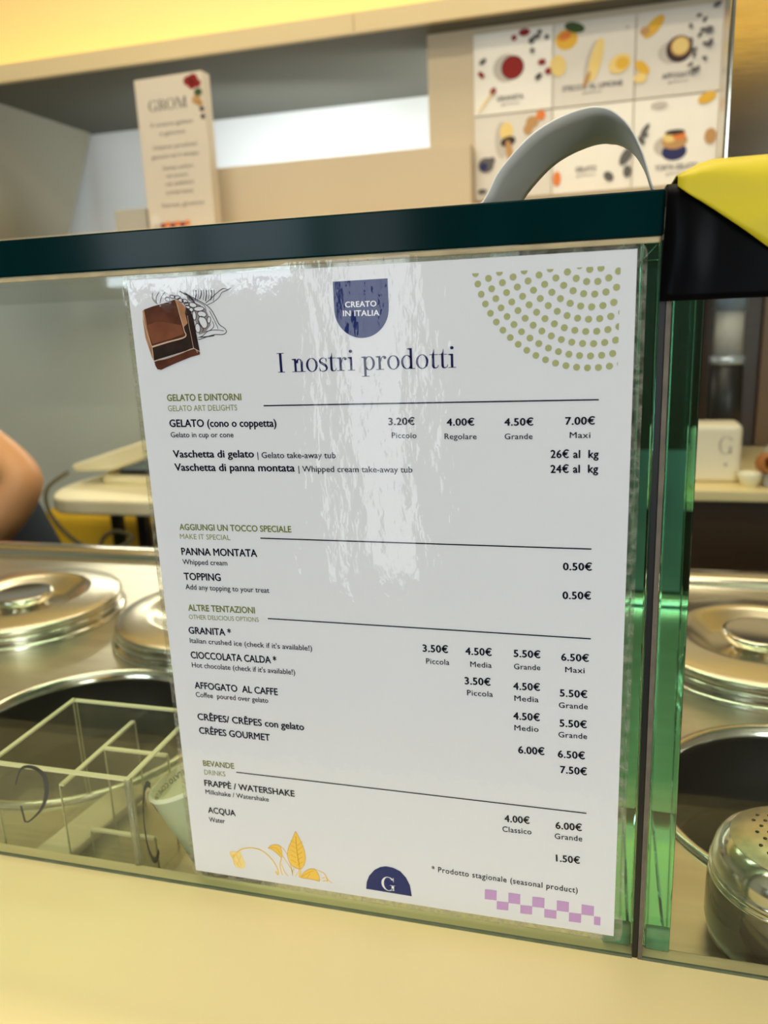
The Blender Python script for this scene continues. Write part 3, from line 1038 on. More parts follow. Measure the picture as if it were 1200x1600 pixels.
prism(bm, [(-0.005, 0.03), (0.005, 0.03), (0.016, 0.0), (-0.016, 0.0)], -0.018, 0.012, 'y')
bmesh.ops.translate(bm, verts=bm.verts, vec=Vector((-1.39, 0.802, 0.236)) - OF)
obj('nose', bm, 'skin', per, bevel=0.004)
bm = bmesh.new()
bmesh.ops.create_uvsphere(bm, u_segments=16, v_segments=8, radius=1, matrix=Matrix.Translation(Vector((-1.385, 0.81, 0.208)) - OF) @ Matrix.Diagonal((0.024, 0.008, 0.006, 1)))
obj('mouth', bm, 'red_ink', per, smooth=True)
for s in (-1, 1):
    bm = bmesh.new()
    bmesh.ops.create_uvsphere(bm, u_segments=12, v_segments=8, radius=1, matrix=Matrix.Translation(Vector((-1.392 + s * 0.083, 0.907, 0.262)) - OF) @ Matrix.Diagonal((0.010, 0.020, 0.032, 1)))
    obj('ear', bm, 'skin', per, smooth=True)

# ================================================================ RIGHT BACKGROUND
bc = empty('back_counter', (0.75, 1.22, FLOOR))
tag(bc, 'back counter with cream top and dark brown wooden front behind the steel lids', 'counter')
ZB = -0.062 - FLOOR
obj('worktop', B(-0.45, 1.2, -0.02, 0.46, ZB - 0.021, ZB), 'backtop', bc, bevel=0.003)
obj('cabinet_front', B(-0.44, 1.18, 0.0, 0.45, 0, ZB - 0.0215), 'brown', bc)
bp = obj('wooden_wall_panel', B(0.0, 2.4, 1.70, 1.74, ZB + FLOOR, 0.40), 'brown')
tag(bp, 'dark brown wooden wall panel above the cream back counter', 'panel')
for k in range(3):
    obj('batten', B(0.42 + 0.13 * k, 0.45 + 0.13 * k, 1.685, 1.70, ZB + FLOOR + 0.001, 0.40), 'batten' if k == 1 else 'brown', bp)

cup = empty('white_tin', (0.414, 1.30, -0.062))
tag(cup, 'tall white tin with a grey letter on the cream back counter', 'tin')
bm = B(-0.075, 0.042, -0.035, 0.035, 0.0, 0.112)
obj('body', bm, 'whitebox', cup, bevel=0.012, seg=4)
pr = Print(lambda u, v, l: (u, -0.0358 - 0.0002 * l, v))
serif_word(pr, 'G', 0.000, 0.056, 0.026, 0.056, 0.023, 'p_shadow', 0)
pr.disc(0.014, 0.036, 0.004, 'p_shadow', 0)
pr.done('letter', cup)

pt = empty('paper_cup_dispenser', (0.455, 1.52, -0.062))
tag(pt, 'pale upright cup dispenser with dark base against the brown panel', 'dispenser')
bm = bmesh.new()
lathe(bm, [(0, 0), (0.036, 0), (0.034, 0.20), (0.026, 0.205), (0, 0.205)], 32)
obj('dark_base', bm, 'blackmetal', pt)
bm = bmesh.new()
lathe(bm, [(0, 0.2051), (0.036, 0.2051), (0.036, 0.222), (0, 0.222)], 32)
obj('steel_ring', bm, 'steelblue', pt)
bm = bmesh.new()
lathe(bm, [(0, 0.2221), (0.029, 0.2221), (0.029, 0.315), (0, 0.315)], 32)
obj('cup_stack', bm, 'palegrey', pt)
bm = bmesh.new()
lathe(bm, [(0, 0.3151), (0.033, 0.3151), (0.033, 0.37), (0, 0.385)], 32)
obj('cap', bm, 'screen', pt)

ms = empty('metal_spout', (0.500, 1.29, -0.062))
tag(ms, 'copper brown metal spout lying beside the white tin', 'utensil')
bm = bmesh.new()
lathe(bm, [(0.020, 0.0), (0.020, 0.05), (0.012, 0.05), (0.011, 0.005), (0, 0.005)], 24, mat4=Matrix.Translation((0, -0.02, 0.0385)) @ Matrix.Rotation(radians(80), 4, 'X'))
obj('spout', bm, 'bread', ms)
bm = bmesh.new()
bmesh.ops.create_uvsphere(bm, u_segments=20, v_segments=12, radius=0.036, matrix=Matrix.Translation((0.03, 0.02, 0.036)))
obj('round_body', bm, 'greycard', ms, smooth=True)
wc = empty('white_cup', (0.468, 1.245, -0.041))
bm = bmesh.new()
lathe(bm, [(0, -0.021), (0.014, -0.021), (0.021, 0.0), (0.021, 0.004), (0.019, 0.004), (0.012, -0.017), (0, -0.017)], 28)
obj('bowl', bm, 'cup_in', wc)
tag(wc, 'small white cup at the front of the cream back counter', 'cup')
tag(obj('grey_tray_box', B(0.492, 0.56, 1.235, 1.262, -0.062, -0.034), 'palegrey', bevel=0.004), 'pale grey box at the front edge of the back counter, right of the white cup', 'box')

# ================================================================ COUNTER
cf = empty('counter_cabinet', (0, 0, FLOOR))
tag(cf, 'long gelato counter body with cream ledge running along the bottom of the glass', 'counter')
obj('ledge', B(-0.9, 0.9, -0.125, 0.0095, LEDGE - 0.012 - FLOOR, LEDGE - FLOOR), 'cream', cf, bevel=0.0015)
obj('front_panel', B(-0.9, 0.9, -0.115, -0.02, 0, LEDGE - 0.0125 - FLOOR), 'tan', cf)
obj('inner_lip', B(-0.9, 0.9, -0.019, 0.0094, WORK - 0.03 - FLOOR, LEDGE - 0.0122 - FLOOR), 'cream_lip', cf)

# stainless worktop with open wells
WELLS = [(-0.1888, 0.1642, 0.1003), (0.333, 0.167, 0.0945)]
wk = empty('steel_worktop', (0, 0.3, WORK))
tag(wk, 'brushed stainless steel worktop behind the glass with round gelato wells', 'worktop')
bm = bmesh.new()
outer = [(-0.9, -0.2904), (0.9, -0.2904), (0.9, 0.265), (-0.9, 0.265)]
vs = [bm.verts.new((x, y, 0)) for x, y in outer]
ed = [bm.edges.new((vs[i], vs[(i + 1) % 4])) for i in range(4)]
for (x, y, r) in WELLS:
    rv = [bm.verts.new((x + r * cos(2 * pi * k / 72), y - 0.3 + r * sin(2 * pi * k / 72), 0)) for k in range(72)]
    ed += [bm.edges.new((rv[i], rv[(i + 1) % 72])) for i in range(72)]
bmesh.ops.triangle_fill(bm, edges=ed, use_beauty=True)
for f in bm.faces:
    if f.normal.z < 0:
        f.normal_flip()
obj('top_sheet', bm, 'steel', wk)
bm = bmesh.new()
N = 14
prof = [(0.265, 0.0)] + [(0.290 + 0.020 * -cos(pi * k / N) + 0.0, 0.012 * sin(pi * k / N) ** 0.7) for k in range(N + 1)] + [(0.312, -0.05)]
for i in range(len(prof) - 1):
    a, b = prof[i], prof[i + 1]
    f = bm.faces.new([bm.verts.new(p) for p in ((-0.9, a[0], a[1]), (0.9, a[0], a[1]), (0.9, b[0], b[1]), (-0.9, b[0], b[1]))])
    f.smooth = True
bmesh.ops.remove_doubles(bm, verts=bm.verts, dist=1e-5)
obj('back_rail', bm, 'polish', wk)
for (x, y, r) in WELLS:
    bm = bmesh.new()
    lathe(bm, [(r + 0.004, 0.0005), (r + 0.003, 0.003), (r, 0.0036), (r - 0.003, 0.002), (r - 0.004, -0.006)], 96, (x, y - 0.3, 0))
    obj('well_rim', bm, 'polish', wk)
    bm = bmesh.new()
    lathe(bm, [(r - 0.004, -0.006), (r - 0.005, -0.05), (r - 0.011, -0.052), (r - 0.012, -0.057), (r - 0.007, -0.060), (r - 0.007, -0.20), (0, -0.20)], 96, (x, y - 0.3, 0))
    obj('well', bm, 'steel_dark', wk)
bm = bmesh.new()
box(bm, -0.88, 0.88, 0.30, 0.318, FLOOR - WORK, -0.051)
obj('rear_apron', bm, 'steel', wk)


def lid(x, y, r, label):
    t = empty('well_lid', (x, y, WORK))
    tag(t, label, 'lid', 'round steel lids on the gelato wells')
    bm = bmesh.new()
    lathe(bm, [(r + 0.003, 0.0), (r + 0.004, 0.0035), (r + 0.001, 0.0055), (r - 0.003, 0.006), (r - 0.004, 0.0075), (r - 0.001, 0.0085), (r + 0.001, 0.011), (r - 0.001, 0.0135), (r - 0.006, 0.014)], 96)
    obj('collar', bm, 'polish', t)
    bm = bmesh.new()
    lathe(bm, [(r - 0.005, 0.0138), (r - 0.001, 0.0145), (r + 0.0005, 0.017), (r - 0.0005, 0.0205), (r - 0.003, 0.0218), (r - 0.012, 0.0228), (r - 0.030, 0.0262), (r - 0.034, 0.0262), (r - 0.040, 0.0235), (0.047, 0.0145), (0.040, 0.0117), (0, 0.0115)], 96)
    obj('disc', bm, 'lidtop', t)
    bm = bmesh.new()
    lathe(bm, [(0.024, 0.0114), (0.0245, 0.016), (0.029, 0.019), (0.0318, 0.0215), (0.0322, 0.0255), (0.0312, 0.0275), (0.0295, 0.0281), (0.0270, 0.0277), (0, 0.0272)], 64)
    obj('knob', bm, 'polish', t)
    return t


lid(-0.4097, 0.371, 0.103, 'round steel well lid at the far left, its whole top knob in view')
lid(-0.1734, 0.3719, 0.103, 'round steel well lid half hidden behind the left edge of the menu')
lid(0.338, 0.384, 0.099, 'round steel well lid on the right, seen through the right glass pane')

# ================================================================ GLASS CASE
PT = 0.006


def pane(name, x0, x1, label):
    t = empty(name, ((x0 + x1) / 2, 0, LEDGE))
    tag(t, label, 'glass')
    h = (x1 - x0) / 2
    z0, z1 = 0.0002, 0.3105
    bm = bmesh.new()
    for y in (0.0001, PT):
        f = bm.faces.new([bm.verts.new(p) for p in ((-h, y, z0), (h, y, z0), (h, y, z1), (-h, y, z1))])
        f.material_index = 0
    for q in (((-h, 0, z0), (-h, PT, z0), (-h, PT, z1), (-h, 0, z1)), ((h, 0, z0), (h, PT, z0), (h, PT, z1), (h, 0, z1)), ((-h, 0, z0), (h, 0, z0), (h, PT, z0), (-h, PT, z0)), ((-h, 0, z1), (h, 0, z1), (h, PT, z1), (-h, PT, z1))):
        f = bm.faces.new([bm.verts.new(p) for p in q])
        f.material_index = 1 if abs(q[0][0] - q[2][0]) < 1e-6 else 0
    obj('sheet', bm, ['pane', 'pane_edge'], t)
    bm = B(-h, h, -0.0004, 0.0007, 0, 0.0013)
    obj('bottom_edge', bm, 'pane_edge_solid', t)
    return t


pane('front_glass_pane', -0.90, 0.2182, 'wide front glass pane to which the menu is stuck, left of the joint')
pane('front_glass_pane', 0.2226, 0.90, 'front glass pane right of the dark joint, in front of the cocoa shaker')
sj_ = empty('pane_joint', (0.221, 0, LEDGE))
tag(sj_, 'grey silicone joint filling the gap between the two front panes', 'joint')
obj('silicone', B(-0.0003, 0.0015, -0.0003, PT + 0.004, 0, 0.310), 'seal', sj_)
obj('black_line', B(-0.0027, -0.0004, 0.0004, PT + 0.004, 0, 0.310), 'blackseal', sj_)


def fin(x0, x1, label):
    t = obj('glass_divider', B(x0, x1, 0.0105, 0.232, WORK + 0.0005, 0.2995), 'fin', bevel=0.0008, seg=2)
    tag(t, label, 'glass')
    b = obj('glass_foot_block', B(x0 + 0.0005, x1 - 0.0005, 0.0064, 0.0092, LEDGE + 0.0002, LEDGE + 0.0118), 'block', bevel=0.0006)
    return t, b


f1, b1 = fin(0.2048, 0.2182, 'thick green glass divider standing on edge left of the pane joint')
f2, b2 = fin(0.2236, 0.2352, 'thick green glass divider standing on edge right of the pane joint')
tag(b1, 'small green glass block at the foot of the divider left of the joint', 'block')
tag(b2, 'small green glass block at the foot of the divider right of the joint', 'block')

tp = empty('top_glass_shelf', (0, 0, 0.3010))
tag(tp, 'thick glass top shelf of the case with dark teal front edge above the menu', 'glass shelf')
bm = bmesh.new()
xs0, xs1 = -0.90, 0.2188
for z in (0.0, 0.0156):
    bm.faces.new([bm.verts.new(p) for p in ((xs0, 0.006, z), (xs1, 0.006, z), (xs1, 0.36, z), (xs0, 0.36, z))])
obj('sheet', bm, 'top_sheet', tp)
obj('front_edge', B(xs0, xs1, -0.0015, 0.006, 0, 0.0156), 'teal', tp, bevel=0.0007, seg=2)
bd = obj('sealant_bead', B(-0.90, 0.2180, -0.0011, -0.0001, 0.2986, 0.3008), 'bead', bevel=0.0004)
tag(bd, 'dirty tan sealant bead between the glass top shelf and the front pane', 'sealant')
tp2 = empty('top_glass_shelf', (0, 0, 0.3010))
tag(tp2, 'right hand glass top shelf covered by the yellow and black bag', 'glass shelf')
bm = bmesh.new()
for z in (0.0, 0.0156):
    bm.faces.new([bm.verts.new(p) for p in ((0.2228, 0.006, z), (0.9, 0.006, z), (0.9, 0.36, z), (0.2228, 0.36, z))])
obj('sheet', bm, 'top_sheet', tp2)
obj('front_edge', B(0.2228, 0.9, -0.0015, 0.006, 0, 0.0156), 'teal', tp2, bevel=0.0007, seg=2)

# ================================================================ MENU SHEET
menu = empty('menu_sheet', (0, 0, 0))
tag(menu, 'laminated white price menu stuck on the outside of the front glass', 'menu')
PY = -0.00045


def splace(u, v, l):
    return (u / 1000.0, PY - 0.0001 - 0.00006 * l, v / 1000.0)


obj('paper', B(0, 0.21, PY, -0.0002, 0, 0.297), 'paper', menu)

TEXTS = [
  (0, 'h', 'GELATO E DINTORNI', 13.3, 244.56, 48.96, 244.46, 2.84),
  (0, 'g', 'GELATO ART DELIGHTS', 13.16, 240.01, 46.64, 240.07, 2.49),
  (0, 'b', 'GELATO (cono o coppetta)', 13.17, 233.03, 64.29, 232.9, 3.24),
  (0, 's', 'Gelato in cup or cone', 13.12, 228.33, 43.77, 228.31, 2.32),
  (0, 'b', 'Vaschetta di gelato', 13.31, 219.21, 52.64, 219.45, 3.23),
  (0, 's', '| Gelato take-away tub', 54.38, 219.2, 90.36, 219.34, 2.57),
  (0, 'b', 'Vaschetta di panna montata', 13.36, 213.11, 71.26, 213.39, 3.28),
  (0, 's', '| Whipped cream take-away tub', 73.09, 213.27, 123.64, 213.47, 2.55),
  (0, 'p', '3.20€', 114.27, 233.41, 125.21, 233.47, 2.88),
  (0, 'p', '4.00€', 138.62, 233.04, 149.74, 233.09, 2.81),
  (0, 'p', '4.50€', 161.87, 232.93, 173.07, 232.98, 2.86),
  (0, 'p', '7.00€', 185.48, 233.18, 196.48, 233.27, 2.9),
  (0, 'z', 'Piccolo', 115.41, 227.99, 125.84, 227.91, 2.28),
  (0, 'z', 'Regolare', 137.59, 227.54, 150.62, 227.46, 2.28),
  (0, 'z', 'Grande', 161.92, 227.46, 172.84, 227.53, 2.26),
  (0, 'z', 'Maxi', 187.16, 227.96, 194.92, 227.96, 2.32),
  (0, 'p', '26€ al  kg', 179.97, 220.04, 198.15, 220.16, 3.08),
  (0, 'p', '24€ al  kg', 180.03, 214.02, 198.12, 214.31, 3.11),
  (1, 'h', 'AGGIUNGI UN TOCCO SPECIALE', 12.46, 185.28, 67.6, 185.82, 2.85),
  (1, 'g', 'MAKE IT SPECIAL', 12.19, 180.96, 37.54, 181.22, 2.43),
  (1, 'b', 'PANNA MONTATA', 12.15, 173.2, 50.14, 173.81, 3.4),
  (1, 's', 'Whipped cream', 12.08, 168.59, 34.92, 168.96, 2.47),
  (1, 'b', 'TOPPING', 12.06, 160.92, 30.82, 161.31, 3.46),
  (1, 's', 'Add any topping to your treat', 12.19, 156.24, 54.66, 156.71, 2.52),
  (1, 'p', '0.50€', 185.43, 173.65, 196.66, 173.97, 3.07),
  (1, 'p', '0.50€', 185.45, 161.16, 196.57, 161.59, 3.13),
  (2, 'h', 'ALTRE TENTAZIONI', 12.45, 145.55, 46.63, 146.23, 3.08),
  (2, 'g', 'OTHER DELICIOUS OPTIONS', 12.31, 141.32, 48.19, 142.11, 2.24),
  (2, 'b', 'GRANITA *', 11.39, 133.84, 33.43, 134.16, 3.39),
  (2, 's', "Italian crushed ice (check if it's available!)", 11.36, 129.05, 73.58, 129.61, 2.55),
  (2, 'b', 'CIOCCOLATA CALDA *', 11.07, 121.04, 55.4, 121.77, 3.46),
  (2, 's', "Hot chocolate (check if it's available!)", 11.05, 116.31, 64.31, 116.88, 2.59),
  (2, 'b', 'AFFOGATO  AL CAFFE', 11.36, 105.16, 54.73, 105.49, 3.46),
  (2, 's', 'Coffee  poured over gelato', 11.38, 100.64, 49.46, 100.99, 2.61),
  (2, 'b', 'CRÊPES/ CRÊPES con gelato', 11.05, 88.26, 66.71, 88.43, 3.47),
  (2, 'b', 'CRÊPES GOURMET', 11.06, 80.73, 48.7, 80.85, 3.5),
  (2, 'p', '3.50€', 125.66, 133.18, 136.83, 133.39, 3.3),
  (2, 'p', '4.50€', 144.61, 133.26, 155.87, 133.5, 3.25),
  (2, 'p', '5.50€', 165.39, 133.8, 176.45, 134.04, 3.19),
  (2, 'p', '6.50€', 185.2, 133.68, 196.31, 133.98, 3.14),
  (2, 'p', '3.50€', 144.09, 119.15, 155.25, 119.44, 3.32),
  (2, 'p', '4.50€', 165.2, 118.51, 176.39, 118.9, 3.26),
  (2, 'p', '5.50€', 184.85, 117.1, 196.02, 117.4, 3.22),
  (2, 'p', '4.50€', 165.17, 104.29, 176.39, 104.61, 3.33),
  (2, 'p', '5.50€', 184.94, 102.9, 196.07, 103.28, 3.28),
  (2, 'p', '6.00€', 167.33, 88.03, 178.47, 88.39, 3.4),
  (2, 'p', '6.50€', 184.39, 87.96, 195.57, 88.35, 3.36),
  (2, 'p', '7.50€', 185.46, 80.47, 196.53, 80.75, 3.39),
  (2, 'z', 'Piccola', 126.97, 127.53, 137.3, 127.69, 2.58),
  (2, 'z', 'Media', 146.62, 127.6, 155.82, 127.84, 2.54),
  (2, 'z', 'Grande', 165.46, 128.1, 176.49, 128.47, 2.5),
  (2, 'z', 'Maxi', 186.85, 128.45, 194.71, 128.62, 2.46),
  (2, 'z', 'Piccola', 144.97, 113.9, 156.21, 114.12, 2.6),
  (2, 'z', 'Media', 165.6, 113.17, 175.85, 113.42, 2.55),
  (2, 'z', 'Grande', 184.43, 111.71, 196.37, 112.16, 2.53),
  (2, 'z', 'Medio', 165.58, 99.0, 175.93, 99.3, 2.6),
  (2, 'z', 'Grande', 184.44, 97.73, 196.34, 98.12, 2.57),
  (3, 'h', 'BEVANDE', 11.27, 62.82, 28.1, 63.15, 2.99),
  (3, 'g', 'DRINKS', 11.38, 57.92, 22.92, 58.21, 2.72),
  (3, 'b', 'FRAPPÈ / WATERSHAKE', 10.79, 51.45, 59.14, 51.68, 3.34),
  (3, 's', 'Milkshake / Watershake', 10.83, 46.84, 45.27, 47.01, 2.54),
  (3, 'b', 'ACQUA', 11.18, 36.03, 26.27, 36.17, 3.33),
  (3, 's', 'Water', 11.12, 30.76, 20.0, 31.04, 2.67),
  (3, 'p', '4.00€', 161.13, 52.57, 172.2, 53.02, 3.39),
  (3, 'p', '6.00€', 183.8, 52.32, 194.98, 52.7, 3.4),
  (3, 'z', 'Classico', 160.12, 47.24, 173.07, 47.65, 2.75),
  (3, 'z', 'Grande', 183.38, 47.08, 195.29, 47.46, 2.71),
  (3, 'p', '1.50€', 184.16, 35.44, 194.46, 35.81, 3.42),
  (4, 'z', '* Prodotto stagionale (seasonal product)', 126.46, 20.53, 193.78, 20.25, 2.92),
  (5, 'w', 'CREATO', 98.17, 281.14, 111.15, 281.03, 2.14),
  (5, 'w', 'IN ITALIA', 97.05, 277.74, 112.18, 277.39, 2.16),
  (6, 'S', 'I nostri prodotti', 66.93, 255.82, 142.83, 256.12, 5.47),
]
RULES = [(59.11,241.95,197.78,242.72),(52.48,182.64,196.36,182.99),(52.85,144.09,196.94,144.28),(29.03,61.34,196.82,61.9)]
BADGE = [(93.06,291.32),(116.28,291.47),(116.21,280.45),(93.37,280.28),(104.46,268.86)]
DOTCOL = [(44.56,-97.17),(40.12,-96.48),(35.57,-95.66),(31.11,-94.52),(26.61,-93.23),(22.11,-91.19),(17.58,-88.31),(13.18,-83.29),(8.8,-73.23)]
DOTC = (194.87,299.39)
DOTCLIP = [(149.8,291.95),(204.21,291.22),(204.35,262.93)]
CHECK = [[(151.7,14.91),(157.18,15.13),(157.05,9.72),(151.55,9.47)],[(157.23,9.32),(162.69,9.57),(162.49,5.08),(157.11,4.83)],[(162.71,14.94),(168.1,14.95),(168.01,9.48),(162.6,9.34)],[(168.19,9.19),(173.56,9.43),(173.49,4.89),(168.1,4.63)],[(173.63,14.68),(179.11,14.93),(179.07,9.5),(173.56,9.33)],[(179.16,8.99),(184.54,9.14),(184.5,4.63),(179.11,4.46)],[(184.65,14.68),(190.04,14.72),(190.04,9.33),(184.62,9.16)],[(190.21,9.15),(195.59,9.32),(195.51,4.52),(190.11,4.33)],[(195.66,14.5),(201.06,14.56),(201.09,9.31),(195.68,9.13)],[(201.26,9.13),(204.04,9.24),(204.06,4.69),(201.28,4.68)]]
LOGO = [(93.19,4.94),(93.69,9.0),(95.14,12.76),(97.95,16.5),(100.95,18.63),(103.88,19.54),(107.23,19.34),(110.99,17.92),(113.73,14.82),(115.49,10.79),(116.23,4.71)]
LOGOG = (101.26,5.91,108.15,6.46,102.57,13.69)
CH_TOP = [(6.96,284.08),(11.23,285.22),(18.12,286.53),(22.16,287.66),(22.98,284.92),(24.34,278.88),(25.34,273.61),(25.29,272.0),(16.83,270.24),(8.63,268.52),(7.68,275.85)]
CH_TOPLIGHT = [(7.89,277.47),(12.77,278.92),(19.61,277.85),(24.11,276.88),(24.83,273.22),(18.83,271.4),(9.22,269.45),(8.3,273.38)]
CH_LEFT = [(6.09,283.55),(6.96,284.08),(8.63,268.52),(9.69,267.58),(8.91,262.23),(8.22,263.49),(6.03,272.22),(5.75,279.18)]
CH_FRONT = [(8.79,267.94),(16.78,269.83),(25.37,271.91),(28.85,266.94),(18.96,264.64),(9.02,262.31)]
CH_RIGHT = [(22.16,287.66),(25.17,286.02),(26.98,283.96),(27.26,280.36),(27.53,276.75),(28.85,266.94),(25.37,271.91),(24.34,278.88)]
CH_RTOP = [(22.16,287.66),(25.17,286.02),(27.01,284.16),(26.48,281.59),(27.17,277.57),(25.16,276.04),(24.34,278.88),(22.98,284.92)]
CH_RDARK = [(27.03,284.35),(29.32,282.47),(30.21,278.25),(30.77,273.02),(31.56,265.72),(28.96,267.02),(28.04,271.1),(27.26,278.37)]
CH_BASE = [(9.1,261.81),(14.55,263.12),(21.79,264.98),(29.02,266.81),(31.61,265.31),(31.41,264.3),(27.17,263.4),(19.45,260.92),(15.04,259.37),(12.06,258.2),(10.2,258.53),(9.36,260.13)]
CH_L1 = [(8.57,268.11),(16.81,270.03),(25.28,271.92),(25.25,274.82),(24.07,280.49),(23.08,285.71)]
CH_L2 = [(6.28,283.22),(6.46,279.16),(7.36,273.41),(8.8,268.02),(8.89,262.43)]
CH_L3 = [(9.01,262.22),(15.01,262.98),(22.26,264.96),(28.85,266.94),(30.58,265.14)]
CH_L4 = [(27.53,280.75),(27.76,276.74),(28.35,271.89),(28.85,266.94)]
POD = [([(11.97,290.99),(11.48,289.02),(12.2,287.39),(13.67,286.12)],0.5),([(13.28,286.74),(13.38,288.93),(14.96,290.85)],0.5),([(14.88,286.47),(15.86,288.82),(17.96,290.9)],0.5),([(11.89,288.6),(13.31,286.94)],0.4),([(24.61,290.99),(28.27,289.24),(32.12,287.29),(35.94,285.16),(38.41,283.08),(40.31,279.85),(41.77,276.63),(44.05,274.96),(44.83,273.74),(44.28,272.76),(42.67,272.3),(39.54,272.4),(36.32,271.83),(32.57,270.75),(31.28,270.67)],0.6),([(25.67,290.35),(29.92,287.79),(33.76,285.84),(35.85,284.37),(36.31,282.38)],0.45),([(31.36,271.39),(33.63,272.12),(36.55,274.03),(40.63,274.28),(43.71,273.78)],0.5),([(37.88,282.32),(39.33,279.1),(40.79,275.87),(41.12,274.66)],0.45),([(36.42,285.53),(38.82,286.99),(41.24,288.84),(45.0,290.99),(46.94,290.59),(48.75,291.12)],0.6),([(37.01,284.72),(40.03,285.76),(42.88,287.59),(44.4,289.47),(48.02,290.46)],0.5),([(32.2,271.57),(35.39,271.66),(39.05,272.02)],0.8),([(38.76,277.93),(39.23,275.92),(37.49,274.39),(34.7,273.69)],0.45),([(33.57,273.73),(34.16,274.91),(32.83,277.36),(32.51,278.56)],0.6),([(29.92,287.79),(31.5,285.74),(34.06,284.45)],0.45),([(31.21,291.26),(31.17,289.3),(30.68,287.36)],0.5),([(32.39,290.97),(32.38,289.25),(31.67,286.92)],0.9),([(33.62,291.15),(33.59,289.19),(32.66,286.48)],0.5),([(34.8,290.86),(34.8,289.14),(33.78,287.22)],0.9),([(36.03,291.03),(36.0,289.08),(35.3,286.76)],0.5),([(37.21,290.74),(37.2,289.02),(36.46,286.31)],0.9),([(38.43,290.92),(38.4,288.97),(37.75,287.04)],0.5),([(39.6,290.63),(39.6,288.91),(38.91,286.6)],0.9),([(40.82,290.8),(40.79,288.86),(40.07,286.15)],0.5),([(27.05,290.48),(28.18,288.46),(28.47,287.06)],0.6),([(27.64,290.1),(28.77,288.07),(29.07,286.76)],0.6),([(28.23,289.71),(29.36,287.69),(29.67,286.46)],0.6),([(28.82,289.33),(29.95,287.31),(30.27,286.15)],0.6),([(29.41,288.95),(30.54,286.93),(30.87,285.85)],0.6),([(30.0,288.57),(31.13,286.55),(31.47,285.55)],0.6)]
